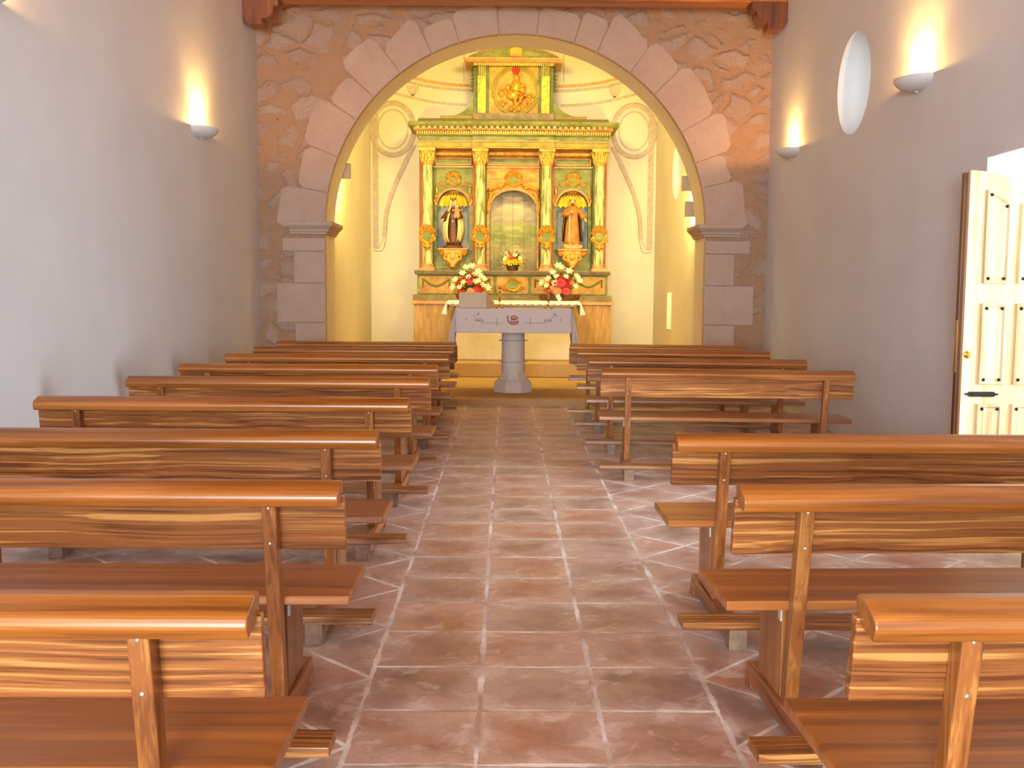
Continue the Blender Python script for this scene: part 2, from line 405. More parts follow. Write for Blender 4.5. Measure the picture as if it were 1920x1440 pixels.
def tag(o, label=None, cat=None, group=None, kind=None):
    if label: o['label'] = label
    if cat: o['category'] = cat
    if group: o['group'] = group
    if kind: o['kind'] = kind
    return o
def thing(name, label, cat, loc=(0, 0, 0), rz=0, group=None):
    o = bpy.data.objects.new(name, None); COL.objects.link(o); o.location = loc; o.rotation_euler = (0, 0, rz)
    o.empty_display_size = 0.1
    return tag(o, label, cat, group)
def struct(o): o['kind'] = 'structure'; return o
def copy_tree(o, parent=None):
    c = o.copy(); COL.objects.link(c)
    if parent: c.parent = parent
    for ch in [q for q in bpy.data.objects if q.parent == o]: copy_tree(ch, c)
    return c
def cut(o, cutters):
    for k in cutters:
        b = o.modifiers.new('opening', 'BOOLEAN'); b.operation = 'DIFFERENCE'; b.object = k; b.solver = 'EXACT'
    bpy.context.view_layer.update()
    dg = bpy.context.evaluated_depsgraph_get()
    me = bpy.data.meshes.new_from_object(o.evaluated_get(dg))
    o.modifiers.clear(); o.data = me
    for k in cutters: bpy.data.objects.remove(k)
    return o

# ------------------------------------------------------------------ setting: nave
XL, XR, YB, YW, ZC = -3.12, 3.295, -7.0, 13.2, 5.45
WT = 0.55
struct(MB().box((XL - 0.6, YB - 0.6, -0.25), (XR + 0.02, 12.5, 0)).build('floor', M['floor']))
struct(MB().box((XL - 0.6, YB - 0.6, ZC), (XR + 0.6, YW + 0.2, ZC + 0.15)).build('ceiling', M['beam']))
struct(MB().box((XL - 0.5, YB - 0.5, -0.2), (XL, YW + 0.4, ZC)).build('wall_left', M['plaster']))
wr = MB().box((XR, YB - 0.5, -0.2), (XR + WT, YW + 0.4, ZC)).build('wall_right', M['plaster'])
DY0, DY1, DZ = 5.93, 7.19, 2.335
c1 = MB().box((XR - 0.2, DY0, -0.19), (XR + WT + 0.2, DY1, DZ)).build('cut_a', M['white'])
WY, WZ, WR_ = 10.06, 3.385, 0.475
c2 = MB().prism([(WY + WR_ * math.cos(2 * PI * i / 64), WZ + WR_ * math.sin(2 * PI * i / 64)) for i in range(64)], 0, XR - 0.2, XR + WT + 0.2).build('cut_b', M['white'])
struct(cut(wr, [c1, c2]))
rearwall = MB().box((XL, YB - 0.5, -0.2), (XR, YB, ZC)).build('wall_rear', M['plaster'])
c3 = MB().box((-1.6, YB - 0.7, 0.3), (1.8, YB + 0.2, 3.7)).build('cut_c', M['white'])
struct(cut(rearwall, [c3]))
struct(MB().box((XR + 0.02, DY0, -0.25), (XR + 0.72, DY1, 0)).build('trim_1', M['stepstone']))
struct(MB().box((XR + WT + 0.02, -1, -0.3), (XR + 8, 16, -0.12)).build('ground', M['ground']))

def round_window(name, y, z, r, xin):
    w = MB()
    o = [(y + r * math.cos(2 * PI * i / 48), z + r * math.sin(2 * PI * i / 48)) for i in range(48)]
    w.prism([(a, b) for a, b in o], 0, xin, xin + 0.012)
    return struct(w.build(name, M['pane']))
round_window('window_1', WY, WZ, WR_, XR + WT - 0.06)
# daylight that falls through the round windows comes from the sky

# ------------------------------------------------------------------ setting: stone arch wall and chancel
AX, AZ, AR = 0.112, 2.17, 2.41
YW2 = 13.95
def arch_wall():
    m = MB(); n = 48
    pts = [(AX - AR, 0.0)] + [(AX - AR * math.cos(PI * i / n), AZ + AR * math.sin(PI * i / n)) for i in range(n + 1)] + [(AX + AR, 0.0)]
    x0, x1 = XL - 0.3, XR + 0.3
    for y, in ((YW,), (YW2,)):
        pass
    def ring(y):
        a = len(m.v); m.v += [(p[0], y, p[1]) for p in pts]; return a
    for y, flip in ((YW, False), (YW2, True)):
        # piers to the sides, spandrels above
        def quad(q):
            m.add([(a, y, b) for a, b in q], [(0, 1, 2, 3)])
        quad([(x0, -0.1), (AX - AR, -0.1), (AX - AR, AZ), (x0, AZ)]); quad([(AX + AR, -0.1), (x1, -0.1), (x1, AZ), (AX + AR, AZ)])
        top = ZC
        quad([(x0, AZ), (AX - AR, AZ), (AX - AR, top), (x0, top)]); quad([(AX + AR, AZ), (x1, AZ), (x1, top), (AX + AR, top)])
        for i in range(1, n + 1):
            a, b = pts[i], pts[i + 1]; quad([a, b, (b[0], top), (a[0], top)])
    for i in range(len(pts) - 1):
        a, b = pts[i], pts[i + 1]
        m.add([(a[0], YW, a[1]), (b[0], YW, b[1]), (b[0], YW2, b[1]), (a[0], YW2, a[1])], [(0, 1, 2, 3)], 1)
    return m.build('wall_front', [M['rubble'], M['intrados']])
struct(arch_wall())
# dressed voussoirs and jamb blocks, slightly proud of the rubble
rv = random.Random(11)
vb = MB(); ang = [PI * (k + (rv.uniform(-0.22, 0.22) if 0 < k < 17 else 0)) / 17 for k in range(18)]
for k in range(17):
    a0, a1 = ang[k] + 0.0022, ang[k + 1] - 0.0022
    t0, t1 = rv.uniform(0.34, 0.60), rv.uniform(0.34, 0.60)
    if 6 <= k <= 10: t0 = t1 = rv.uniform(0.30, 0.40)
    inn = [(AX - (AR - 0.004) * math.cos(a0 + (a1 - a0) * i / 4), AZ + (AR - 0.004) * math.sin(a0 + (a1 - a0) * i / 4)) for i in range(5)]
    out = [(AX - (AR + t0 + (t1 - t0) * i / 4 + rv.uniform(-0.02, 0.02)) * math.cos(a0 + (a1 - a0) * i / 4), AZ + (AR + t0 + (t1 - t0) * i / 4) * math.sin(a0 + (a1 - a0) * i / 4)) for i in range(5)]
    o2 = list(out); mid = Vector(out[2])
    for e in (0, 4): o2[e] = tuple(Vector(out[e]).lerp(Vector(inn[e]), 0.16))
    o2.insert(1, tuple(Vector(out[0]).lerp(Vector(out[1]), 0.45))); o2.insert(5, tuple(Vector(out[4]).lerp(Vector(out[3]), 0.45)))
    vb.prism(inn + o2[::-1], 1, YW - 0.004 - rv.uniform(0, 0.006), YW + 0.1)
for sgn in (-1, 1):
    z = 0.0
    for hh, ww in ((0.55, 0.62), (0.42, 0.36), (0.5, 0.58), (0.4, 0.34), (0.28, 0.52)):
        x0 = AX + sgn * (AR - 0.004); x1 = AX + sgn * (AR + ww + rv.uniform(-0.03, 0.05))
        zt = min(z + hh, 2.04)
        vb.box((min(x0, x1), YW - 0.004 - rv.uniform(0, 0.008), z + 0.008), (max(x0, x1), YW + 0.1, zt - 0.004)); z += hh
struct(vb.build('trim_2', M['ashlar'], bevel=0.004))
# impost capitals
for k, sgn in enumerate((-1, 1)):
    prof = [(0.0, 2.085), (0.03, 2.085), (0.035, 2.11), (0.055, 2.12), (0.055, 2.14), (0.10, 2.18), (0.115, 2.195), (0.115, 2.24), (0.0, 2.24)]
    m = MB()
    n = len(prof)
    # profile swept around the jamb: front face and reveal
    xo = AX + sgn * (AR + 0.42)
    path = lambda d: [(xo + sgn * d * 0.3, YW - d), (AX + sgn * (AR - d), YW - d), (AX + sgn * (AR - d), YW2 + 0.0)]
    v = []
    for d, z in prof:
        v += [(p[0], p[1], z) for p in path(d)]
    f = []
    for j in range(n):
        j2 = (j + 1) % n
        for i in range(2): f.append((j * 3 + i, j * 3 + i + 1, j2 * 3 + i + 1, j2 * 3 + i))
    f += [tuple(j * 3 for j in range(n)), tuple(j * 3 + 2 for j in range(n - 1, -1, -1))]
    m.add(v, f); struct(m.build('trim_%d' % (3 + k), M['ashlar'], bevel=0.006))

# chancel shell
CL, CR, CB = -2.335, 2.555, 18.0
struct(MB().box((XL, 12.5, -0.25), (XR, CB + 0.3, 0.08)).build('floor_chancel', M['stepstone'], bevel=0.012))
struct(MB().box((CL - 0.1, 15.6, 0.08), (CR + 0.1, CB + 0.1, 0.305)).build('floor_altar_step', M['stepstone'], bevel=0.02))
struct(MB().box((CL - 0.5, YW2, -0.2), (CL, CB + 0.4, 5.7)).build('wall_chancel_left', M['chwall']))
cw = MB().box((CR, YW2, -0.2), (CR + 0.5, CB + 0.4, 5.7)).build('wall_chancel_right', M['chwall'])
CWY, CWZ = 15.75, 3.2
c4 = MB().prism([(CWY + 0.42 * math.cos(2 * PI * i / 48), CWZ + 0.42 * math.sin(2 * PI * i / 48)) for i in range(48)], 0, CR - 0.2, CR + 0.7).build('cut_d', M['white'])
struct(cut(cw, [c4]))
round_window('window_2', CWY, CWZ, 0.42, CR + 0.42)
struct(MB().box((CL - 0.5, YW2, 5.7), (CR + 0.5, CB + 0.4, 5.85)).build('ceiling_chancel', M['chwall']))

# back wall with its faded painted scrolls and painted-in corner shade (symmetrical about the axis)
bw = MB(); bw.box((CL - 0.5, CB, -0.2), (CR + 0.5, CB + 0.4, 5.7), mi=0)
MX = 0.107
def oval(cx, cz, rx, rz, a0=0, a1=2 * PI, n=48): return [(cx + rx * math.cos(a0 + (a1 - a0) * i / n), cz + rz * math.sin(a0 + (a1 - a0) * i / n)) for i in range(n + 1)]
def smooth_line(pts, n=10):
    out = []
    P = [pts[0]] + list(pts) + [pts[-1]]
    for k in range(1, len(P) - 2):
        for i in range(n):
            t = i / n; a, b, c, d = (Vector(P[k + j]) for j in (-1, 0, 1, 2))
            q = 0.5 * ((2 * b) + (c - a) * t + (2 * a - 5 * b + 4 * c - d) * t * t + (3 * b - a - 3 * c + d) * t ** 3)
            out.append(tuple(q))
    out.append(tuple(pts[-1])); return out
for sg in (-1, 1):
    mirror = lambda pts: [(MX + sg * (a), b) for a, b in pts]
    cx, cz = 2.06, 4.12
    bw.strip(mirror(oval(cx, cz, 0.355, 0.43)), 0.075, CB, 0.003, 1)
    bw.strip(mirror(oval(cx, cz, 0.255, 0.325)), 0.03, CB, 0.003, 1)
    bw.strip(mirror(oval(cx, cz, 0.395, 0.47)), 0.012, CB, 0.0035, 3)
    bw.strip(mirror(smooth_line([(1.70, 3.86), (1.86, 3.55), (2.06, 3.1), (2.18, 2.7), (2.22, 2.3), (2.27, 2.18), (2.32, 2.1), (2.40, 2.1)])), [0.07] * 41 + [0.02] * 30, CB, 0.003, 1)
    bw.strip(mirror(smooth_line([(1.66, 3.86), (1.81, 3.55), (2.02, 3.1), (2.14, 2.7), (2.18, 2.3), (2.20, 2.2), (2.25, 2.06), (2.40, 2.06)])), 0.014, CB, 0.0035, 3)
    bw.strip(mirror([(2.36, 2.1), (2.36, 4.4)]), 0.10, CB, 0.002, 1)  # shade along the wall corner, drawn as a mauve strip
    bw.strip(mirror(smooth_line([(1.86, 5.02), (1.5, 4.93), (1.1, 4.875), (0.6, 4.85)])), 0.05, CB, 0.004, 2)
    bw.strip(mirror(smooth_line([(1.86, 4.93), (1.5, 4.85), (1.1, 4.80), (0.6, 4.77)])), 0.05, CB, 0.003, 1)
    bw.strip(mirror(smooth_line([(2.3, 4.80), (1.9, 4.69), (1.5, 4.60), (1.1, 4.55), (0.8, 4.54)])), 0.045, CB, 0.003, 1)
    for q in (-0.09, -0.045, 0.0, 0.045, 0.09):
        bw.strip(mirror(smooth_line([(1.72 + q * 0.15, 4.68), (1.72 + q * 0.8, 4.76), (1.72 + q, 4.86)])), 0.02, CB, 0.003, 1)
    bw.strip(mirror([(0.85, 4.9), (0.85, 5.5)]), 0.01, CB, 0.003, 3)  # faint upright corner shade, drawn as a thin line
struct(bw.build('wall_back', [M['chwall'], M['mural'], M['muralorange'], M['muralrim']]))

# ------------------------------------------------------------------ roof timbers
struct(MB().box((XL, 12.5, 4.795), (XR, 12.8, 5.15)).build('trim_5', M['beam'], bevel=0.015))
def corbel(x, sg, label):
    t = thing('roof_corbel', label, 'corbel', (x, 12.5, 4.795))
    # profile in x (away from the wall) and z (down from the beam)
    pr = [(0.0, 0.0), (0.42, 0.0), (0.425, -0.05), (0.405, -0.10), (0.385, -0.085), (0.365, -0.10)]
    pr += [(0.235 + 0.13 * math.cos(a), -0.11 - 0.125 * math.sin(a)) for a in [PI / 2 * i / 8 for i in range(9)]]
    pr += [(0.235, -0.215), (0.225, -0.305), (0.07, -0.31), (0.0, -0.22)]
    MB().prism([(sg * a, b) for a, b in pr], 1, 0, 0.26).build('block', M['corbel'], t, bevel=0.006)
    vs2 = MB()
    for a in (0.06, 0.11):
        vs2.strip(oval(sg * 0.24, -0.12, 0.02 + a, 0.02 + a, -PI / 2 - 0.9, 0.0 if sg > 0 else -PI / 2 + 0.9, 12), 0.012, 0.0, 0.006)
    return t
corbel(XL, 1, 'carved dark timber corbel under the beam end on the blank wall')
corbel(XR, -1, 'carved orange-lit timber corbel under the beam end above the round window side')

# ------------------------------------------------------------------ benches
def bench(L, name, label):
    t = thing(name, label, 'pew')
    h = L / 2
    rail = [(0.0, 0.806), (-0.008, 0.812), (-0.040, 0.812), (-0.072, 0.800)] + [(-0.078 - 0.027 * math.sin(a), 0.770 + 0.027 * math.cos(a)) for a in [R(15 * i) for i in range(1, 8)]] + [(-0.094, 0.741), (-0.015, 0.757), (0.0, 0.768)]
    MB().prism(rail, 0, -h, h).build('top_rail', M['wx2'], t, bevel=0.004)
    yb = lambda z: -0.03 + (0.775 - z) * 0.16
    MB().prism([(yb(0.768), 0.768), (yb(0.768) + 0.028, 0.772), (yb(0.590) + 0.028, 0.594), (yb(0.590), 0.588)], 0, -h - 0.008, h + 0.008).build('backrest', M['wx'], t, bevel=0.004)
    MB().box((-h - 0.014, 0.022, 0.40), (h + 0.014, 0.405, 0.432)).build('seat', M['wx2'], t, bevel=0.005)
    MB().box((-h - 0.016, -0.385, 0.086), (h + 0.016, -0.262, 0.118)).build('kneeler', M['wx'], t, bevel=0.004)
    for sg in (-1, 1):
        xc = sg * (h - (0.217 if L > 1.95 else 0.205))
        p = MB()
        a, b = 0.083, 0.752
        p.prism([(yb(a) - 0.052, a), (yb(a), a), (yb(b), b), (yb(b) - 0.052, b)], 0, xc - 0.022, xc + 0.022)
        post = p.build('back_post', M['wz'], t, bevel=0.004)
        for z in (0.735, 0.62):
            y = yb(z) - 0.053
            q = MB(); q.lathe([(0.0045, -0.003), (0.0045, 0.002), (0.002, 0.003)], n=10)
            q.v = [(xc + vx, y - vz, z + vy) for vx, vy, vz in q.v]
            q.build('bolt', M['bolt'], post)
        MB().box((xc - 0.021, 0.086, 0.088), (xc + 0.021, 0.335, 0.40)).build('side_panel', M['wz'], t, bevel=0.003)
        MB().box((xc - sg * 0.0 - 0.034, -0.36, 0.018), (xc + 0.034, 0.44, 0.084)).build('foot_runner', M['wy'], t, bevel=0.004)
        MB().box((xc - 0.036, -0.375, 0.0), (xc + 0.036, -0.30, 0.085)).build('foot_cap', M['footcap'], t, bevel=0.003)
        MB().box((xc - 0.036, 0.38, 0.0), (xc + 0.036, 0.447, 0.05)).build('foot_cap', M['wy'], t, bevel=0.003)
        MB().box((xc + sg * 0.021, 0.086, 0.345), (xc + sg * 0.026, 0.112, 0.398)).build('bracket', M['bracket'], t)
    return t
LL, LR = 2.02, 1.90
left_rows = [(-0.484, 2.005, 0), (-0.507, 3.197, 0), (-0.535, 4.356, 0), (-0.525, 5.65, 0), (-0.513, 6.975, 0), (-0.537, 8.168, 0), (-0.519, 9.42, 0), (-0.532, 10.56, 0), (-0.555, 11.70, 0)]
right_rows = [(0.70, 2.008, 1.5), (0.717, 3.164, 2.0), (0.71, 4.314, 0.5), (0.739, 7.95, -4), (0.736, 9.20, -4.5), (0.729, 10.45, -5), (0.714, 11.50, -5)]
ORD = ['first', 'second', 'third', 'fourth', 'fifth', 'sixth', 'seventh', 'eighth', 'ninth']
def bench_row(rows, L, side, name, group):
    proto = None
    n = len(rows)
    for i, (x, y, a) in enumerate(rows):
        if proto is None: o = proto = bench(L, 'church_pew', '-')
        else: o = copy_tree(proto)
        c, s_ = math.cos(R(a)), math.sin(R(a))
        o.rotation_euler = (0, 0, R(a))
        o.location = (x + side * c * L / 2, y + side * s_ * L / 2, 0)
        k = n - 1 - i
        where = 'by the blank wall' if side < 0 else 'on the door side'
        pre = 'varnished wooden pew'
        if k == 0: lab = pre + ' closest to the altar step, ' + where
        elif k == n - 1: lab = pre + ' in the last row from the altar, ' + where
        else: lab = pre + ' in the %s row from the altar, %s' % (ORD[k], where)
        tag(o, lab, 'pew', group)
bench_row(left_rows, LL, -1, 'church_pew', 'pews beside the blank wall')
bench_row(right_rows, LR, 1, 'church_pew', 'pews on the door side')

# ------------------------------------------------------------------ wall sconces
def sconce(x, y, z, sg, label, power):
    """half bowl on a wall whose inner side faces sg * x"""
    t = thing('wall_sconce', label, 'wall lamp', (x, y, z))
    m = MB(); w, d, h = 0.25, 0.20, 0.105
    n = 20; out = []; inn = []
    for k, (sc, dd) in enumerate(((1.0, 0.0), (0.93, 0.006))):
        for j in range(9):
            q = j / 8; rr = math.sin(q * PI / 2) ** 0.75; zz = h * (q ** 1.5)
            if k: zz = 0.008 + zz * (h - 0.008) / h
            for i in range(n + 1):
                a = PI * i / n
                (out if not k else inn).append((sg * d * sc * rr * math.sin(a), w * sc * rr * math.cos(a), zz))
    m.add(out, [(j * (n + 1) + i, j * (n + 1) + i + 1, (j + 1) * (n + 1) + i + 1, (j + 1) * (n + 1) + i) for j in range(8) for i in range(n)])
    m.add(inn, [(j * (n + 1) + i, j * (n + 1) + i + 1, (j + 1) * (n + 1) + i + 1, (j + 1) * (n + 1) + i) for j in range(8) for i in range(n)])
    top = [out[8 * (n + 1) + i] for i in range(n + 1)] + [inn[8 * (n + 1) + i] for i in range(n + 1)]
    m.add(top, [(i, i + 1, n + 2 + i, n + 1 + i) for i in range(n)])
    m.build('bowl', M['sconce'], t, smooth=True)
    f = MB(); f.lathe([(0.0, -0.008), (0.014, -0.004), (0.018, 0.004), (0.012, 0.012)], (sg * 0.03, 0, 0.0), 12)
    f.build('finial', M['sconce'], t, smooth=True)
    b = MB(); b.tube([(sg * 0.065, -0.035, 0.085), (sg * 0.065, 0.035, 0.085)], 0.008, 8)
    b.build('bulb', M['bulb'], t, smooth=True)
    ld = bpy.data.lights.new('sconce_light', 'POINT'); ld.energy = power; ld.color = AMBER; ld.shadow_soft_size = 0.02
    ls = bpy.data.lights.new('sconce_spot', 'SPOT'); ls.energy = power * 1.0; ls.color = (1.0, 0.58, 0.18); ls.shadow_soft_size = 0.03; ls.spot_size = R(130); ls.spot_blend = 0.8
    lq = bpy.data.objects.new('sconce_spot', ls); COL.objects.link(lq); lq.parent = t; lq.location = (sg * 0.085, 0, 0.10)
    lq.rotation_euler = Vector((-sg * 0.3, 0, 1)).to_track_quat('-Z', 'Y').to_euler()
    lo = bpy.data.objects.new('sconce_light', ld); COL.objects.link(lo); lo.parent = t; lo.location = (sg * 0.07, 0, 0.115)
    return t
SP = 75
sconce(XL, 10.65, 2.90, 1, 'lit white plaster uplight on the blank wall, fully in view near the arch', SP)
sconce(XL, 6.22, 3.05, 1, 'white plaster uplight cut by the top corner of the blank wall', SP)
sconce(XR, 12.08, 2.93, -1, 'lit white plaster uplight between the stone arch and the round window', SP * 0.6)
sconce(XR, 8.42, 3.0, -1, 'lit white plaster uplight between the round window and the door', SP)

# ------------------------------------------------------------------ chancel floodlights
def flood(x, y, z, sg, label, power, aim):
    t = thing('floodlight', label, 'spotlight', (x, y, z), 0, None)
    m = MB(); m.box((-0.10, 0.0, -0.10), (0.10, 0.09, 0.10)); m.build('casing', M['lampbox'], t, bevel=0.008)
    MB().box((-0.02, -0.055, -0.02), (0.02, 0.0, 0.02)).build('bracket', M['lampbox'], t)
    MB().box((-0.085, 0.088, -0.085), (0.085, 0.096, 0.085)).build('lens', M['bulb'], t)
    area('floodlight_beam', (x, y + 0.11, z), aim, 0.17, 0.17, power * 0.8, WARM, 175)
    return t
flood(-2.19, YW2 + 0.055, 2.97, 1, 'square floodlight peeking out behind the arch on the blank wall side', 95, (0.02, 1, -0.22))
flood(2.445, YW2 + 0.055, 2.84, -1, 'upper of two square floodlights behind the arch on the door side', 60, (-0.02, 1, -0.05))
flood(2.497, YW2 + 0.055, 2.50, -1, 'lower of two square floodlights behind the arch on the door side', 60, (-0.02, 1, -0.35))

# ------------------------------------------------------------------ side door
def side_door():
    y = 7.03; x0, x1 = 3.12, 3.735
    t = thing('panelled_door', 'open light oak door leaf with studded panels against the white reveal', 'door', (x0, y, 0))
    Wd = x1 - x0
    top = lambda x: 1.64 + math.sqrt(max(0.0, 0.62 ** 2 - x ** 2)) * 0.95
    n = 14
    def leaf(ya, yb_, off=0.0, xs=0.0, mat='door', name='leaf'):
        pts = [(xs, 0.01)] + [(Wd, 0.01)] + [(Wd - (Wd - xs) * i / n, top(Wd - (Wd - xs) * i / n) - off) for i in range(n + 1)]
        return MB().prism(pts, 1, ya, yb_).build(name, M[mat], t, bevel=0.003)
    leaf(0.012, 0.05, 0.0, 0.0, 'door', 'leaf')
    leaf(0.05, 0.095, 0.012, -0.022, 'dooredge', 'edge_rebate')
    cols = [(0.108, 0.285), (0.345, 0.522)]
    rows = [(0.12, 0.65), (0.78, 1.337), (1.468, None)]
    for (a, b) in cols:
        for (z0, z1) in rows:
            za = z1 if z1 else top(a) - 0.12; zb = z1 if z1 else top(b) - 0.14
            o = [(a, z0), (b, z0), (b, zb), (a, za)]
            ins = lambda d: [(a + d, z0 + d), (b - d, z0 + d), (b - d, zb - d), (a + d, za - d)]
            m = MB(); v = []
            for d, yy in ((0.0, 0.012), (0.006, -0.008), (0.018, -0.010), (0.030, 0.0), (0.034, 0.0), (0.05, -0.006)):
                v += [(p, yy, q) for p, q in ins(d)]
            f = [(j * 4 + i, j * 4 + (i + 1) % 4, (j + 1) * 4 + (i + 1) % 4, (j + 1) * 4 + i) for j in range(5) for i in range(4)] + [(20, 21, 22, 23)]
            m.add(v, f); pn = m.build('raised_panel', M['door'], t)
            for (p, q) in ins(0.036):
                s_ = MB(); s_.ball((p, -0.008, q), (0.011, 0.010, 0.011), 10); s_.build('stud', M['iron'], pn, smooth='all')
    lp = MB()
    lp.prism([(0.02, 0.715), (0.035, 0.722), (0.045, 0.72), (0.055, 0.732), (0.225, 0.732), (0.235, 0.72), (0.245, 0.722), (0.26, 0.715), (0.245, 0.708), (0.235, 0.71), (0.225, 0.698), (0.055, 0.698), (0.045, 0.71), (0.035, 0.708)], 1, -0.004, 0.012)
    l = lp.build('letter_plate', M['iron'], t, bevel=0.002)
    MB().box((0.07, -0.009, 0.705), (0.21, -0.003, 0.725)).build('flap', M['iron'], l, bevel=0.002)
    k = MB(); k.lathe([(0.026, 0.0), (0.026, 0.006), (0.018, 0.010), (0.016, 0.018), (0.010, 0.02)], n=20)
    k.v = [(0.035 + a, 0.012 - c, 0.985 + b) for a, b, c in k.v]
    k.build('lock', M['brass'], t, smooth=True)
    MB().box((-0.026, 0.06, 0.86), (-0.021, 0.085, 1.22)).build('lock_plate', M['brass'], t)
    return t
side_door()
# white painted reveal lining of the doorway
rl = MB()
rl.box((XR + 0.002, DY1 - 0.004, 0), (XR + WT, DY1 + 0.0, DZ)); rl.box((XR + 0.002, DY0, DZ - 0.004), (XR + WT, DY1, DZ)); rl.box((XR + 0.002, DY0, 0), (XR + WT, DY0 + 0.004, DZ))
struct(rl.build('trim_6', M['white']))

# ------------------------------------------------------------------ carved altarpiece
# drawn on a design grid: u to the side and v up from the main ledge, one unit about 8.7 mm; y in metres back from the plinth front
RU, RV = 0.00874, 0.00855
RX0, RY0, RZ0 = 0.101, 17.0, 1.699
ret = thing('altarpiece', 'carved and gilded green altarpiece with four columns against the chancel back wall', 'altarpiece', (RX0, RY0, RZ0))
g = lambda u, y, v: (u * RU, y, v * RV)
def gbox(m, u0, u1, v0, v1, y0, y1, mi=None): return m.box((u0 * RU, y0, v0 * RV), (u1 * RU, y1, v1 * RV), None, mi)
BK = 0.985   # back of everything, against the wall
# plinth
m = MB(); gbox(m, -185, 185, -162.5, -63, 0.03, BK); m.build('plinth', M['tanwood'], ret, bevel=0.006)
m = MB(); gbox(m, -188, 188, -63, -57, -0.01, BK); m.build('plinth_moulding', M['pinktan'], ret, bevel=0.008)
m = MB(); m.prism([(0.0, -57 * RV), (0.10, -45 * RV), (BK, -45 * RV), (BK, -57 * RV)], 0, -187 * RU, 187 * RU); m.build('plinth_ledge', M['greybrown'], ret)
# predella
m = MB(); gbox(m, -180, 180, -46, -3, 0.20, BK); pre = m.build('predella', M['green'], ret, bevel=0.004)
for (a, b) in ((-176, -112), (-108, -36), (-30, 30), (36, 108), (112, 176)):
    m = MB(); gbox(m, a, b, -42, -9, 0.185, 0.21); pn = m.build('ochre_panel', M['ochre'], pre, bevel=0.006)
    fr = MB()
    for (p, q, r, s_) in ((a, b, -43, -41), (a, b, -10, -8), (a - 1, a + 1, -43, -8), (b - 1, b + 1, -43, -8)): gbox(fr, p, q, r, s_, 0.18, 0.2)
    fr.build('panel_frame', M['olive'], pn)
    if abs(a + b) > 4:
        gl = MB(); c = (a + b) / 2; w = (b - a) / 2 - 7
        gl.tube([g(c - w, 0.18, -30)] + [g(c - w + 2 * w * i / 14, 0.178, -14 - 14 * math.sin(PI * i / 14)) for i in range(15)] + [g(c + w, 0.18, -30)], 0.014, 6)
        for i in range(2, 13): gl.ball(g(c - w + 2 * w * i / 14, 0.174, -14 - 14 * math.sin(PI * i / 14)), (0.026, 0.012, 0.02), 8)
        gl.build('garland', M['greendark'], pn, smooth=True)
def cartouche(name, u, v, ru, rv, y, parent, crown=True, mat='gold', tail=False):
    """gilded scroll frame round a small green oval"""
    m = MB(); n = 28
    ring = [g(u + ru * (1 + 0.06 * math.sin(4 * a)) * math.cos(a), y, v + rv * (1 + 0.06 * math.sin(4 * a)) * math.sin(a)) for a in [2 * PI * i / n for i in range(n + 1)]]
    m.tube(ring, 0.020, 6)
    ring2 = [g(u + ru * 0.82 * math.cos(a), y + 0.008, v + rv * 0.82 * math.sin(a)) for a in [2 * PI * i / n for i in range(n + 1)]]
    m.tube(ring2, 0.012, 6)
    for sg in (-1, 1):
        m.tube([g(u + sg * ru * 0.9, y, v - rv * 0.7), g(u + sg * ru * 1.25, y, v - rv * 0.5), g(u + sg * ru * 1.22, y, v - rv * 0.1), g(u + sg * ru * 1.05, y, v - rv * 0.15)], [0.016, 0.018, 0.014, 0.008], 6, sub=4)
    if crown:
        for k in range(-4, 5):
            a = PI / 2 + k * 0.27; l = 1.55 - 0.05 * abs(k)
            m.tube([g(u + ru * 1.05 * math.cos(a), y, v + rv * 1.05 * math.sin(a)), g(u + ru * l * math.cos(a + 0.05), y - 0.012, v + rv * l * math.sin(a + 0.05)), g(u + ru * (l + 0.22) * math.cos(a), y, v + rv * (l + 0.25) * math.sin(a))], [0.022, 0.024, 0.008], 6, sub=3)
    if tail:
        for k in (-1, 0, 1):
            m.tube([g(u + k * 3, y, v - rv * 1.0), g(u + k * 4.5, y - 0.012, v - rv * 1.5), g(u + k * 2, y, v - rv * (2.1 if k == 0 else 1.8))], [0.026, 0.03, 0.01], 6, sub=3)
    o = m.build(name, M[mat], parent, smooth=True)
    d = MB(); d.ball(g(u, y + 0.012, v), (ru * 0.8 * RU, 0.014, rv * 0.8 * RV), 20); d.build('oval_field', M['green'], o, smooth='all')
    return o
cartouche('predella_cartouche', 1, -25, 15, 12, 0.172, ret, crown=False)
# main ledge
m = MB(); m.prism([(0.11, -6 * RV), (0.08, 0.0), (0.08, 2 * RV), (BK, 2 * RV), (BK, -6 * RV)], 0, -184 * RU, 184 * RU); m.build('main_ledge', M['greybrown'], ret, bevel=0.004)

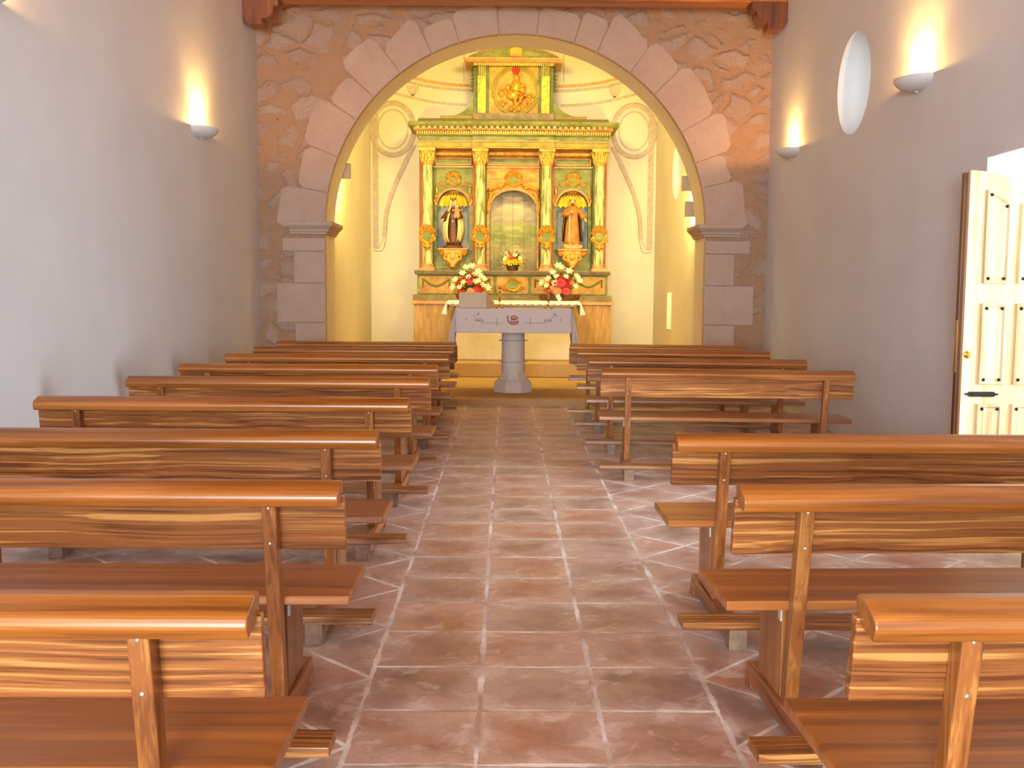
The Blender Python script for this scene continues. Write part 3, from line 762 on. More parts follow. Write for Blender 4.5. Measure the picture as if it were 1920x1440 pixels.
def arched_panel(name, u0, u1, v0, v1, nu, nw, nb, nsp, nr, y0, y1, mat, revmat, parent):
    """flat panel with a round-headed opening: centre nu, half width nw, foot nb, springing nsp, rise nr"""
    m = MB(); n = 20
    arc = [(nu - nw * math.cos(PI * i / n), nsp + nr * math.sin(PI * i / n)) for i in range(n + 1)]
    def quad(q, mi=0): m.add([g(a, y0, b) for a, b in q], [(0, 1, 2, 3)], mi)
    quad([(u0, v0), (nu - nw, v0), (nu - nw, v1), (u0, v1)]); quad([(nu + nw, v0), (u1, v0), (u1, v1), (nu + nw, v1)])
    if nb > v0: quad([(nu - nw, v0), (nu + nw, v0), (nu + nw, nb), (nu - nw, nb)])
    for i in range(n): quad([arc[i], arc[i + 1], (arc[i + 1][0], v1), (arc[i][0], v1)])
    edge = [(nu - nw, nb)] + arc + [(nu + nw, nb)]
    for i in range(len(edge)):
        a, b = edge[i], edge[(i + 1) % len(edge)]
        m.add([g(a[0], y0, a[1]), g(b[0], y0, b[1]), g(b[0], y1, b[1]), g(a[0], y1, a[1])], [(0, 1, 2, 3)], 1)
    return m.build(name, [M[mat], M[revmat]], parent)
YP = 0.44   # face of the main storey
# back boards
m = MB(); gbox(m, -177, 177, 0, 250, 0.74, BK); m.build('back_board', M['greendark'], ret)
for sg in (-1, 1):
    m = MB(); gbox(m, sg * 176 - 2 if sg > 0 else -178, 178 if sg > 0 else -174, 2, 234, YP - 0.02, 0.80); m.build('side_board', M['redbrown'], ret)
    uc = sg * 113.5
    bay = arched_panel('side_bay', min(sg * 76, sg * 150), max(sg * 76, sg * 150), 2, 206, uc, 30.5, 42, 128, 31, YP, 0.60, 'green', 'greendark', ret)
    m = MB(); gbox(m, uc - 31, uc + 31, 41, 160, 0.595, 0.62); m.build('niche_back', M['blue'], bay)
    # niche rim
    rim = MB(); rim.tube([g(uc + 32 * math.cos(a), YP - 0.005, 128 + 32 * math.sin(a)) for a in [PI * i / 20 for i in range(21)]], 0.020, 8)
    rim.build('niche_rim', M['pinktan'], bay, smooth=True)
    # fan shell filling the niche head
    sh = MB(); nt, ns = 84, 12; v = []
    for j in range(ns + 1):
        q = j / ns
        for i in range(nt + 1):
            t_ = -1 + 2 * i / nt
            rib = math.cos(7 * PI * t_)
            uu = uc + 29.5 * t_ * math.sin(q * PI / 2) ** 0.9 * 1.0
            vv = 128 + 29 * math.cos(q * PI / 2)
            yy = YP + 0.10 - 0.05 * q * (1 - 0.5 * t_ * t_) - (0.012 * rib + 0.012) * (0.35 + 0.65 * q)
            v.append(g(uu, yy, vv - (1.0 - rib) * 1.2 * q))
    sh.add(v, [(j * (nt + 1) + i, j * (nt + 1) + i + 1, (j + 1) * (nt + 1) + i + 1, (j + 1) * (nt + 1) + i) for j in range(ns) for i in range(nt)])
    so = sh.build('shell_canopy', M['yellow'], bay, smooth='all')
    db = MB()
    for k in range(-3, 4):
        t0 = (k * 2) / 14
        db.tube([g(uc + 29.5 * (k * 2 / 7 * 1.0) * math.sin(q * PI / 2) ** 0.9 * 0.97, YP + 0.090 - 0.05 * q * (1 - 0.5 * (k * 2 / 7) ** 2), 128 + 29 * math.cos(q * PI / 2)) for q in (0.25, 0.36, 0.48, 0.58)], [0.006, 0.013, 0.014, 0.003], 6)
    db.build('rib_gap', M['darkgap'], so, smooth=True)
    cartouche('niche_cartouche', uc + 0.5, 177, 10, 9.5, YP - 0.02, bay)
    for s2 in (-1, 1):
        sc = MB()
        sc.tube([g(uc + s2 * 14, YP - 0.01, 168), g(uc + s2 * 21, YP - 0.012, 167), g(uc + s2 * 25, YP - 0.012, 172), g(uc + s2 * 21, YP - 0.01, 175)], [0.014, 0.016, 0.016, 0.008], 6, sub=4)
        sc.tube([g(uc + s2 * 33.5, YP - 0.01, 128), g(uc + s2 * 35, YP - 0.014, 140), g(uc + s2 * 31, YP - 0.014, 152), g(uc + s2 * 32, YP - 0.014, 164), g(uc + s2 * 26, YP - 0.01, 166)], [0.012, 0.022, 0.020, 0.022, 0.010], 6, sub=4)
        sc.build('scrollwork', M['gold'], bay, smooth=True)
    # carved bracket for the statue
    br = MB()
    pr = [(-29, 42), (29, 42), (29, 38), (26, 32), (19, 29), (15, 20), (9, 12), (5, 5), (-5, 5), (-9, 12), (-15, 20), (-19, 29), (-26, 32), (-29, 38)]
    n = len(pr); vv = []
    for (yy, k, kk) in ((YP + 0.0, 1.0, 1.0), (YP - 0.10, 0.96, 1.0), (YP - 0.15, 0.55, 0.9)):
        vv += [g(uc + a * k, yy, 42 - (42 - b) * kk) for a, b in pr]
    br.add(vv, [(j * n + i, j * n + (i + 1) % n, (j + 1) * n + (i + 1) % n, (j + 1) * n + i) for j in range(2) for i in range(n)] + [tuple(2 * n + i for i in range(n))])
    bo = br.build('statue_bracket', M['gold'], bay, bevel=0.008)
    bt = MB(); gbox(bt, uc - 28.5, uc + 28.5, 41.5, 45, YP - 0.17, YP + 0.20); bt.build('bracket_shelf', M['pinktan'], bo, bevel=0.008)
    bl = MB()
    for s2 in (-1, 1):
        bl.tube([g(uc + s2 * 4, YP - 0.16, 37), g(uc + s2 * 13, YP - 0.155, 33), g(uc + s2 * 16, YP - 0.14, 26), g(uc + s2 * 9, YP - 0.15, 22), g(uc + s2 * 3, YP - 0.155, 13)], [0.012, 0.022, 0.02, 0.02, 0.012], 6, sub=4)
    bl.ball(g(uc, YP - 0.155, 29), (0.05, 0.03, 0.06), 12)
    bl.build('leaf_carving', M['orange'], bo, smooth=True)
    # frieze panel over the bay
    m = MB(); gbox(m, sg * 76 if sg > 0 else -150, 150 if sg > 0 else -76, 205, 234, YP + 0.02, 0.8); fp = m.build('frieze_panel', M['redbrown'], ret)
    m = MB(); gbox(m, min(sg * 82, sg * 145), max(sg * 82, sg * 145), 208.5, 217, YP - 0.005, YP + 0.03); m.build('panel_field', M['green'], fp)
    m = MB()
    a, b = sorted((sg * 79, sg * 148))
    for (p, q, r, s_) in ((a, b, 205.5, 208), (a, b, 217.5, 219.5), (a, a + 2.5, 206, 219), (b - 2.5, b, 206, 219)): gbox(m, p, q, r, s_, YP - 0.03, YP + 0.03)
    m.build('panel_border', M['pinktan'], fp, bevel=0.004)
    m = MB(); m.prism([(YP + 0.02, 219.5 * RV), (YP - 0.05, 224 * RV), (YP - 0.06, 229 * RV), (YP + 0.02, 229 * RV)], 0, a * RU, b * RU); m.build('panel_cornice', M['gold'], fp)
    m = MB(); gbox(m, min(sg * 75, sg * 152), max(sg * 75, sg * 152), 200.5, 203.5, YP - 0.045, YP + 0.01); m.build('string_moulding', M['pinktan'], ret, bevel=0.005)
# centre bay
cb = arched_panel('centre_bay', -50, 50, 2, 206, 1, 45, 2, 122, 37, YP, 0.70, 'orange', 'greybrown', ret)
m = MB(); gbox(m, -46, 48, 1, 162, 0.69, 0.735); pt = m.build('niche_painting', M['landscape'], cb)
st = MB(); rs = random.Random(3)
for (a, b, c, d, l) in ((-30, 4, -26, 60, 1), (-27, 4, -14, 80, 1), (-33, 3, -38, 62, 1), (-25, 4, 8, 74, 1), (-28, 4, -20, 70, 1), (-36, 3, -36, 70, 0), (26, 4, 30, 90, 0), (33, 4, 33, 100, 0), (2, 66, 30, 46, 0), (-5, 52, 20, 58, 0)):
    st.tube([g(a, 0.688, b), g(a + (c - a) * 0.25, 0.688, b + (d - b) * 0.5), g(c, 0.688, d)], [0.008, 0.007, 0.003], 5)
st.build('painted_stem', M['stem'], pt, smooth=True)
rim = MB(); rim.tube([g(1 - 46.5, YP - 0.005, 118)] + [g(1 - 46.5 * math.cos(PI * i / 28), YP - 0.005, 122 + 38.5 * math.sin(PI * i / 28)) for i in range(29)] + [g(1 + 46.5, YP - 0.005, 118)], 0.026, 8)
rim.build('niche_rim', M['pinktan'], cb, smooth=True)
sp = MB()
for s2 in (-1, 1):
    sp.tube([g(1 + s2 * 48, YP - 0.01, 112), g(1 + s2 * 49, YP - 0.02, 128), g(1 + s2 * 44, YP - 0.02, 148), g(1 + s2 * 46, YP - 0.02, 158), g(1 + s2 * 34, YP - 0.02, 163), g(1 + s2 * 20, YP - 0.02, 168), g(1 + s2 * 15, YP - 0.01, 164)], [0.012, 0.028, 0.04, 0.034, 0.034, 0.030, 0.012], 8, sub=4)
    for (a, b, r) in ((40, 152, 0.035), (30, 166, 0.03), (47, 138, 0.028), (24, 163, 0.03)): sp.ball(g(1 + s2 * a, YP - 0.015, b), (r * 1.3, 0.03, r), 10)
sp.build('scrollwork', M['gold'], cb, smooth=True)
cartouche('centre_cartouche', 1, 177, 12, 10.5, YP - 0.03, cb)
m = MB(); gbox(m, -52, 52, 205, 234, YP + 0.02, 0.8); fp = m.build('frieze_panel', M['redbrown'], ret)
m = MB(); gbox(m, -46, 47, 208.5, 218, YP - 0.005, YP + 0.03); m.build('panel_field', M['green'], fp)
m = MB()
for (p, q, r, s_) in ((-49, 50, 205.5, 208), (-49, 50, 218.5, 220.5), (-49, -46.5, 206, 220), (47.5, 50, 206, 220)): gbox(m, p, q, r, s_, YP - 0.03, YP + 0.03)
m.build('panel_border', M['pinktan'], fp, bevel=0.004)
m = MB(); m.prism([(YP + 0.02, 220.5 * RV), (YP - 0.05, 225 * RV), (YP - 0.06, 230 * RV), (YP + 0.02, 230 * RV)], 0, -49 * RU, 50 * RU); m.build('panel_cornice', M['gold'], fp)
m = MB(); gbox(m, -51, 51, 200.5, 203.5, YP - 0.045, YP + 0.01); m.build('string_moulding', M['pinktan'], ret, bevel=0.005)
# columns
for k, u in enumerate((-161, -61.5, 63.5, 163)):
    out = -1 if u < 0 else 1
    so = -1 if k in (0, 1) else 1
    m = MB(); gbox(m, u + so * 8.5 - 6, u + so * 8.5 + 6, 2, 234, YP - 0.05, 0.8); m.build('pilaster', M['redbrown'], ret)
    m = MB(); gbox(m, u - 12, u + 12, 2, 234, YP - 0.01, 0.5); m.build('column_backing', M['greendark'], ret)
    cy = 0.27; c = (u * RU, cy, 0)
    m = MB(); m.lathe([(0.083, 12 * RV), (0.087, 60 * RV), (0.086, 120 * RV), (0.077, 205 * RV)], c, 28); col = m.build('column', M['marble'], ret, smooth=True)
    m = MB(); gbox(m, u - 13.5, u + 13.5, 2, 6.5, cy - 0.118, cy + 0.12); m.lathe([(0.112, 6.5 * RV), (0.116, 8 * RV), (0.112, 9.5 * RV), (0.097, 10 * RV), (0.095, 11 * RV), (0.104, 12 * RV), (0.103, 13.5 * RV), (0.088, 14.5 * RV)], c, 28)
    m.build('column_base', M['pinktan'], col, smooth=True)
    cap = MB(); cap.lathe([(0.083, 203 * RV), (0.088, 205 * RV), (0.082, 206.5 * RV), (0.09, 216 * RV), (0.105, 224 * RV), (0.120, 229 * RV)], c, 24)
    for row, (zb, zt, rr, nn, off) in enumerate(((206, 216, 0.092, 9, 0), (211, 223, 0.10, 9, 0.5), (217, 230, 0.115, 8, 0.25))):
        for i in range(nn):
            a = 2 * PI * (i + off) / nn; ca, sa = math.cos(a), math.sin(a)
            cap.tube([(c[0] + (rr - 0.008) * ca, cy + (rr - 0.008) * sa, zb * RV), (c[0] + rr * ca, cy + rr * sa, (zb + zt) / 2 * RV), (c[0] + (rr + 0.022) * ca, cy + (rr + 0.022) * sa, zt * RV), (c[0] + (rr + 0.03) * ca, cy + (rr + 0.03) * sa, (zt - 2.2) * RV)], [0.024, 0.022, 0.016, 0.008], 6)
    gbox(cap, u - 15, u + 15, 229, 233.5, cy - 0.13, cy + 0.13)
    cap.build('capital', M['goldpale'], col, smooth=True)
    cartouche('column_cartouche', u, 67, 11.5, 13, cy - 0.095, col, True, 'gold', True)

# entablature: architrave, frieze, dentils and cornice, breaking forward over the middle columns
def enta(name, v0, v1, ya, yb2, mat, ue, um, mitre=0.0, bev=0.004):
    m = MB(); gbox(m, -ue, ue, v0, v1, ya, BK); gbox(m, -um, um, v0, v1, yb2, ya + 0.05)
    return m.build(name, M[mat], ret, bevel=bev)
enta('architrave', 233.5, 236, 0.15, 0.11, 'gold', 178, 77)
enta('architrave_band', 236, 245, 0.14, 0.10, 'olive', 178, 77)
enta('architrave_fillet', 245, 247, 0.125, 0.085, 'pinktan', 179, 78)
enta('frieze', 247, 257.5, 0.16, 0.12, 'green', 177, 76)
enta('dentil_bed', 257.5, 267, 0.12, 0.08, 'olive', 181, 80)
for (nm, v0, v1, w, gap, mat, yo, yo2) in (('dentil', 259, 264.5, 2.6, 4.3, 'goldpale', 0.085, 0.045), ('modillion', 267.5, 272.5, 5.5, 10.5, 'pinktan', 0.02, -0.02)):
    m = MB(); u = -179
    while u < 178:
        y_ = yo2 if -78 < u + w / 2 < 78 else yo
        gbox(m, u, u + w, v0, v1, y_, y_ + 0.07); u += gap
    d = m.build(nm + '_course', M[mat], ret); d['kind'] = 'stuff'
enta('cornice_soffit', 266.5, 273, 0.085, 0.045, 'orange', 185, 82)
m = MB()
for (ua, y0) in ((195, 0.0), (86, -0.05)):
    m.prism([(y0 + 0.03, 272.5 * RV), (y0, 276 * RV), (y0 - 0.02, 281 * RV), (BK, 281 * RV), (BK, 272.5 * RV)], 0, -ua * RU, ua * RU)
m.build('cornice', M['green'], ret, bevel=0.004)
m = MB(); m.prism([(0.02, 281 * RV), (0.30, 292 * RV), (BK, 292 * RV), (BK, 281 * RV)], 0, -178 * RU, 178 * RU); m.build('cornice_slope', M['greybrown'], ret)
# upper storey
UB = 9
def uv_(v): return v + UB
m = MB(); gbox(m, -138, 138, 291, 298 + 0, 0.32, BK); m.build('attic_step', M['olive'], ret, bevel=0.005)
m = MB(); gbox(m, -76, 76, 284, 302, 0.24, BK); m.build('attic_plinth', M['greybrown'], ret, bevel=0.008)
for sg in (-1, 1):
    m = MB(); cur = [(sg * (74 + 58 * (1 - math.sin(PI / 2 * i / 14))), 298 + 46 * (1 - math.cos(PI / 2 * i / 14))) for i in range(15)]
    m.prism([(a * RU, b * RV) for a, b in [(sg * 70, 298)] + cur + [(sg * 70, 348)]], 1, 0.45, BK); m.build('side_volute', M['green'], ret)
    m = MB(); gbox(m, sg * 70 - 5 if sg < 0 else 66, -66 if sg < 0 else 75, 300, 398, 0.42, BK); m.build('attic_side', M['greendark'], ret)
    lf = MB()
    for k in range(7): lf.tube([g(sg * 75, 0.45, 392 - k * 7), g(sg * 79, 0.44, 390 - k * 7), g(sg * 76, 0.44, 386 - k * 7)], [0.02, 0.022, 0.008], 6)
    lf.build('leaf_edge', M['greendark'], ret, smooth=True)
    m = MB(); gbox(m, min(sg * 52, sg * 68), max(sg * 52, sg * 68), 302, 398, 0.36, BK); pil = m.build('attic_pilaster', M['gold'], ret, bevel=0.004)
    m = MB()
    for k in range(4): gbox(m, sg * 60 - 7 + k * 4, sg * 60 - 7 + k * 4 + 2, 374, 397, 0.34, 0.37)
    m.build('flute', M['greendark'], pil)
    m = MB(); gbox(m, min(sg * 46, sg * 53), max(sg * 46, sg * 53), 302, 398, 0.40, BK); m.build('attic_strip', M['greendark'], ret)
m = MB(); gbox(m, -48, 49, 302, 398, 0.42, BK); ap = m.build('attic_panel', M['ochre'], ret)
md = MB(); mu, mv = 4, 347
md.tube([g(mu + 43 * math.cos(a), 0.415, mv + 45 * math.sin(a)) for a in [2 * PI * i / 48 for i in range(49)]], 0.022, 8)
md.tube([g(mu + 38 * math.cos(a), 0.415, mv + 40 * math.sin(a)) for a in [2 * PI * i / 48 for i in range(49)]], 0.010, 6)
md.build('medallion_ring', M['olive'], ap, smooth=True)
rl_ = MB(); rr_ = None
# seated robed figure with a child over scrolling clouds, in low relief
rl_.ball(g(mu + 2, 0.40, mv + 24), (0.055, 0.05, 0.065), 14); rl_.ball(g(mu + 1, 0.41, mv + 6), (0.10, 0.06, 0.13), 14)
rl_.ball(g(mu - 2, 0.40, mv - 8), (0.15, 0.07, 0.10), 14); rl_.ball(g(mu + 13, 0.39, mv + 9), (0.045, 0.045, 0.045), 12); rl_.ball(g(mu + 13, 0.39, mv + 1), (0.06, 0.05, 0.075), 12)
rl_.ball(g(mu - 15, 0.40, mv + 6), (0.05, 0.05, 0.06), 12)
rl_.tube([g(mu - 6, 0.38, mv - 4), g(mu + 4, 0.36, mv - 10), g(mu - 4, 0.37, mv - 24)], [0.05, 0.055, 0.03], 8)
rl_.tube([g(mu + 6, 0.38, mv - 4), g(mu + 14, 0.36, mv - 12), g(mu + 6, 0.37, mv - 22)], [0.05, 0.05, 0.03], 8)
for (a, b, r) in ((-26, -6, 9), (-24, -24, 7), (18, -24, 10), (26, -12, 8), (-8, -34, 7), (6, -33, 8)):
    rl_.tube([g(mu + a + r * (1 - 0.13 * i / 2) * math.cos(i * 0.6), 0.40, mv + b + r * (1 - 0.13 * i / 2) * math.sin(i * 0.6)) for i in range(13)], 0.020, 6)
rl_.tube([g(mu + 2 + 10 * math.cos(a), 0.412, mv + 25 + 12 * math.sin(a)) for a in [PI * i / 12 for i in range(13)]], 0.012, 6)
rl_.build('medallion_relief', M['gold'], ap, smooth=True)
fl = MB()
for k in range(6):
    a = 2 * PI * k / 6; fl.ball(g(mu + 4.5 * math.cos(a), 0.40, 386 + 4.5 * math.sin(a)), (0.032, 0.02, 0.032), 10)
fl.build('red_rosette', M['red'], ap, smooth='all')
m = MB(); gbox(m, -76, 76, 393, 398.5, 0.34, BK); m.build('attic_bed', M['olive'], ret)
m = MB(); u = -74
while u < 73: gbox(m, u, u + 2.2, 392, 397.5, 0.31, 0.36); u += 3.9
d = m.build('attic_dentil_course', M['goldpale'], ret)
m = MB(); m.prism([(0.30, 403 * RV), (0.25, 408 * RV), (0.25, 411 * RV), (BK, 411 * RV), (BK, 403 * RV)], 0, -92 * RU, 92 * RU)
m.v = [(a, b, c - 5 * RV) for a, b, c in m.v]; m.build('attic_cornice', M['pinktan'], ret, bevel=0.004)
pd = MB(); arc = [(-88 + 176 * i / 28, 406 + 24 * math.sin(PI * i / 28) ** 0.75) for i in range(29)]
pd.prism([(a * RU, b * RV) for a, b in arc], 1, 0.32, BK); po = pd.build('segmental_pediment', M['greybrown'], ret)
pd = MB(); arc2 = [(-70 + 140 * i / 28, 406 + 19 * math.sin(PI * i / 28) ** 0.8) for i in range(29)]
pd.prism([(a * RU, b * RV) for a, b in arc2], 1, 0.305, 0.33); pd.build('pediment_field', M['green'], po)
pd = MB()
for i in range(3, 27, 1):
    a, b = arc[i]
    if 9 < i < 19: continue
    pd.ball(g(a, 0.312, b - 2.2), (0.011, 0.012, 0.016), 6)
pd.build('pediment_bead', M['goldpale'], po)
pd = MB(); pd.prism([(p * RU, q * RV) for p, q in ((-7, 408), (15, 408), (16, 423), (4, 427), (-8, 423))], 1, 0.285, 0.33); pd.build('red_keystone', M['orange'], po, bevel=0.01)

# ------------------------------------------------------------------ statues in the niches
def statue_virgin():
    bx, by, bz = RX0 - 113.5 * RU, RY0 + YP - 0.055, RZ0 + 45 * RV + 0.001
    t = thing('niche_statue', 'painted statue of a crowned woman in brown habit and cream cape holding a child', 'statue', (bx, by, bz))
    fold = lambda a, z: 1 + 0.06 * math.sin(9 * a + 3 * z) * max(0.0, 1 - z / 0.55)
    m = MB(); m.lathe([(0.0, 0), (0.16, 0), (0.165, 0.02), (0.14, 0.045), (0.09, 0.055)], (0, 0, 0), 24, 1, 0.62); m.build('base', M['robedark'], t, smooth=True)
    m = MB(); m.lathe([(0.0, 0.05), (0.118, 0.05), (0.112, 0.12), (0.100, 0.26), (0.088, 0.40), (0.078, 0.47), (0.092, 0.55), (0.088, 0.60), (0.045, 0.635), (0.030, 0.65), (0.029, 0.68)], (0.008, 0, 0), 40, 1, 0.72, fold=fold)
    m.build('habit', M['habit'], t, smooth='all')
    # cape: open at the front, wavy hem, from shoulders to shins
    m = MB(); n = 40; v = []; prof = [(0.125, 0.10), (0.165, 0.18), (0.185, 0.28), (0.178, 0.40), (0.150, 0.50), (0.118, 0.58), (0.06, 0.635)]
    for r, z in prof:
        for i in range(n + 1):
            a = R(-62) + (R(242) - R(-62)) * i / n
            k = 1 + 0.05 * math.sin(i * 1.7 + z * 16) * (1 if z < 0.45 else 0.3)
            v.append((r * k * math.cos(a), 0.02 + r * 0.72 * k * math.sin(a), z + 0.018 * math.sin(i * 1.1)))
    m.add(v, [(j * (n + 1) + i, j * (n + 1) + i + 1, (j + 1) * (n + 1) + i + 1, (j + 1) * (n + 1) + i) for j in range(len(prof) - 1) for i in range(n)])
    c_ = m.build('cape', M['cape'], t, smooth='all'); sm = c_.modifiers.new('thick', 'SOLIDIFY'); sm.thickness = 0.012
    m = MB(); m.ball((0.0, -0.012, 0.725), (0.040, 0.042, 0.055), 18); m.ball((0.0, -0.054, 0.722), (0.008, 0.01, 0.014), 8); m.lathe([(0.02, 0.66), (0.024, 0.70)], (0, 0, 0), 12)
    hd = m.build('head', M['skin'], t, smooth='all')
    e = MB()
    for s2 in (-1, 1): e.ball((s2 * 0.016, -0.049, 0.732), (0.007, 0.004, 0.004), 8)
    e.tube([(-0.010, -0.050, 0.700), (0, -0.053, 0.699), (0.010, -0.050, 0.700)], 0.003, 5)
    e.build('face_paint', M['hair'], hd)
    m = MB(); m.ball((0, 0.010, 0.737), (0.045, 0.042, 0.056), 16)
    m.tube([(-0.037, -0.012, 0.75), (-0.042, -0.012, 0.70), (-0.046, -0.014, 0.65)], [0.011, 0.012, 0.006], 8); m.tube([(0.037, -0.012, 0.75), (0.042, -0.012, 0.70), (0.046, -0.014, 0.65)], [0.011, 0.012, 0.006], 8)
    m.build('hair', M['hair'], hd, smooth='all')
    m = MB(); v = []; n = 24
    for r, z in ((0.105, 0.60), (0.075, 0.66), (0.064, 0.73), (0.058, 0.775), (0.03, 0.80), (0.0, 0.805)):
        for i in range(n + 1):
            a = R(-60) + R(300) * i / n; v.append((r * math.cos(a), 0.004 + r * 0.9 * math.sin(a), z))
    m.add(v, [(j * (n + 1) + i, j * (n + 1) + i + 1, (j + 1) * (n + 1) + i + 1, (j + 1) * (n + 1) + i) for j in range(5) for i in range(n)])
    vl = m.build('veil', M['cape'], t, smooth='all'); sm = vl.modifiers.new('thick', 'SOLIDIFY'); sm.thickness = 0.008
    m = MB(); m.lathe([(0.044, 0.80), (0.046, 0.812)], (0, 0.01, 0), 18)
    for k in range(8):
        a = 2 * PI * k / 8; m.tube([(0.046 * math.cos(a), 0.01 + 0.046 * math.sin(a), 0.808), (0.05 * math.cos(a), 0.01 + 0.05 * math.sin(a), 0.832)], [0.006, 0.004], 6); m.ball((0.05 * math.cos(a), 0.01 + 0.05 * math.sin(a), 0.834), 0.006, 8)
    m.build('crown', M['robedark'], t, smooth=True)
    m = MB(); m.tube([(-0.085, 0.0, 0.60), (-0.125, -0.03, 0.53), (-0.155, -0.09, 0.475)], [0.036, 0.042, 0.046], 12); m.build('sleeve', M['habit'], t, smooth=True)
    m = MB(); m.tube([(-0.155, -0.09, 0.475), (-0.172, -0.115, 0.455), (-0.182, -0.13, 0.445)], [0.018, 0.018, 0.008], 8)
    for q in range(4): m.tube([(-0.172 - 0.004 * q, -0.115, 0.46 - 0.007 * q), (-0.192 - 0.003 * q, -0.14, 0.45 - 0.007 * q)], [0.006, 0.004], 5)
    m.build('hand', M['skin'], t, smooth=True)
    m = MB(); m.tube([(0.085, 0.0, 0.60), (0.13, -0.05, 0.52), (0.07, -0.11, 0.50)], [0.036, 0.042, 0.034], 12); m.build('sleeve', M['habit'], t, smooth=True)
    # the child on her arm
    m = MB(); m.lathe([(0.0, 0.50), (0.05, 0.50), (0.058, 0.53), (0.042, 0.585), (0.046, 0.63), (0.018, 0.655)], (0.068, -0.105, 0), 18, 1, 0.8)
    m.tube([(0.05, -0.12, 0.53), (0.04, -0.15, 0.50), (0.042, -0.15, 0.45)], [0.022, 0.018, 0.012], 8); m.tube([(0.085, -0.12, 0.53), (0.09, -0.15, 0.50), (0.085, -0.15, 0.45)], [0.022, 0.018, 0.012], 8)
    m.tube([(0.10, -0.105, 0.63), (0.145, -0.12, 0.615), (0.165, -0.13, 0.635)], [0.016, 0.013, 0.009], 8); m.tube([(0.035, -0.115, 0.63), (0.01, -0.14, 0.61), (-0.01, -0.145, 0.63)], [0.016, 0.013, 0.009], 8)
    ch = m.build('child', M['childrobe'], t, smooth='all')
    m = MB(); m.ball((0.072, -0.11, 0.685), (0.030, 0.030, 0.036), 14); m.build('child_head', M['skin'], ch, smooth='all')
    m = MB(); m.ball((0.073, -0.102, 0.694), (0.032, 0.030, 0.034), 12); m.build('child_hair', M['hair'], ch, smooth='all')
    m = MB(); m.box((-0.028, -0.083, 0.10), (0.044, -0.072, 0.56)); m.build('scapular', M['robedark'], t, bevel=0.004)
    m = MB(); m.ball((0.0, -0.09, 0.44), (0.014, 0.006, 0.02), 10); m.build('medal', M['cape'], t, smooth='all')
    return t
statue_virgin()
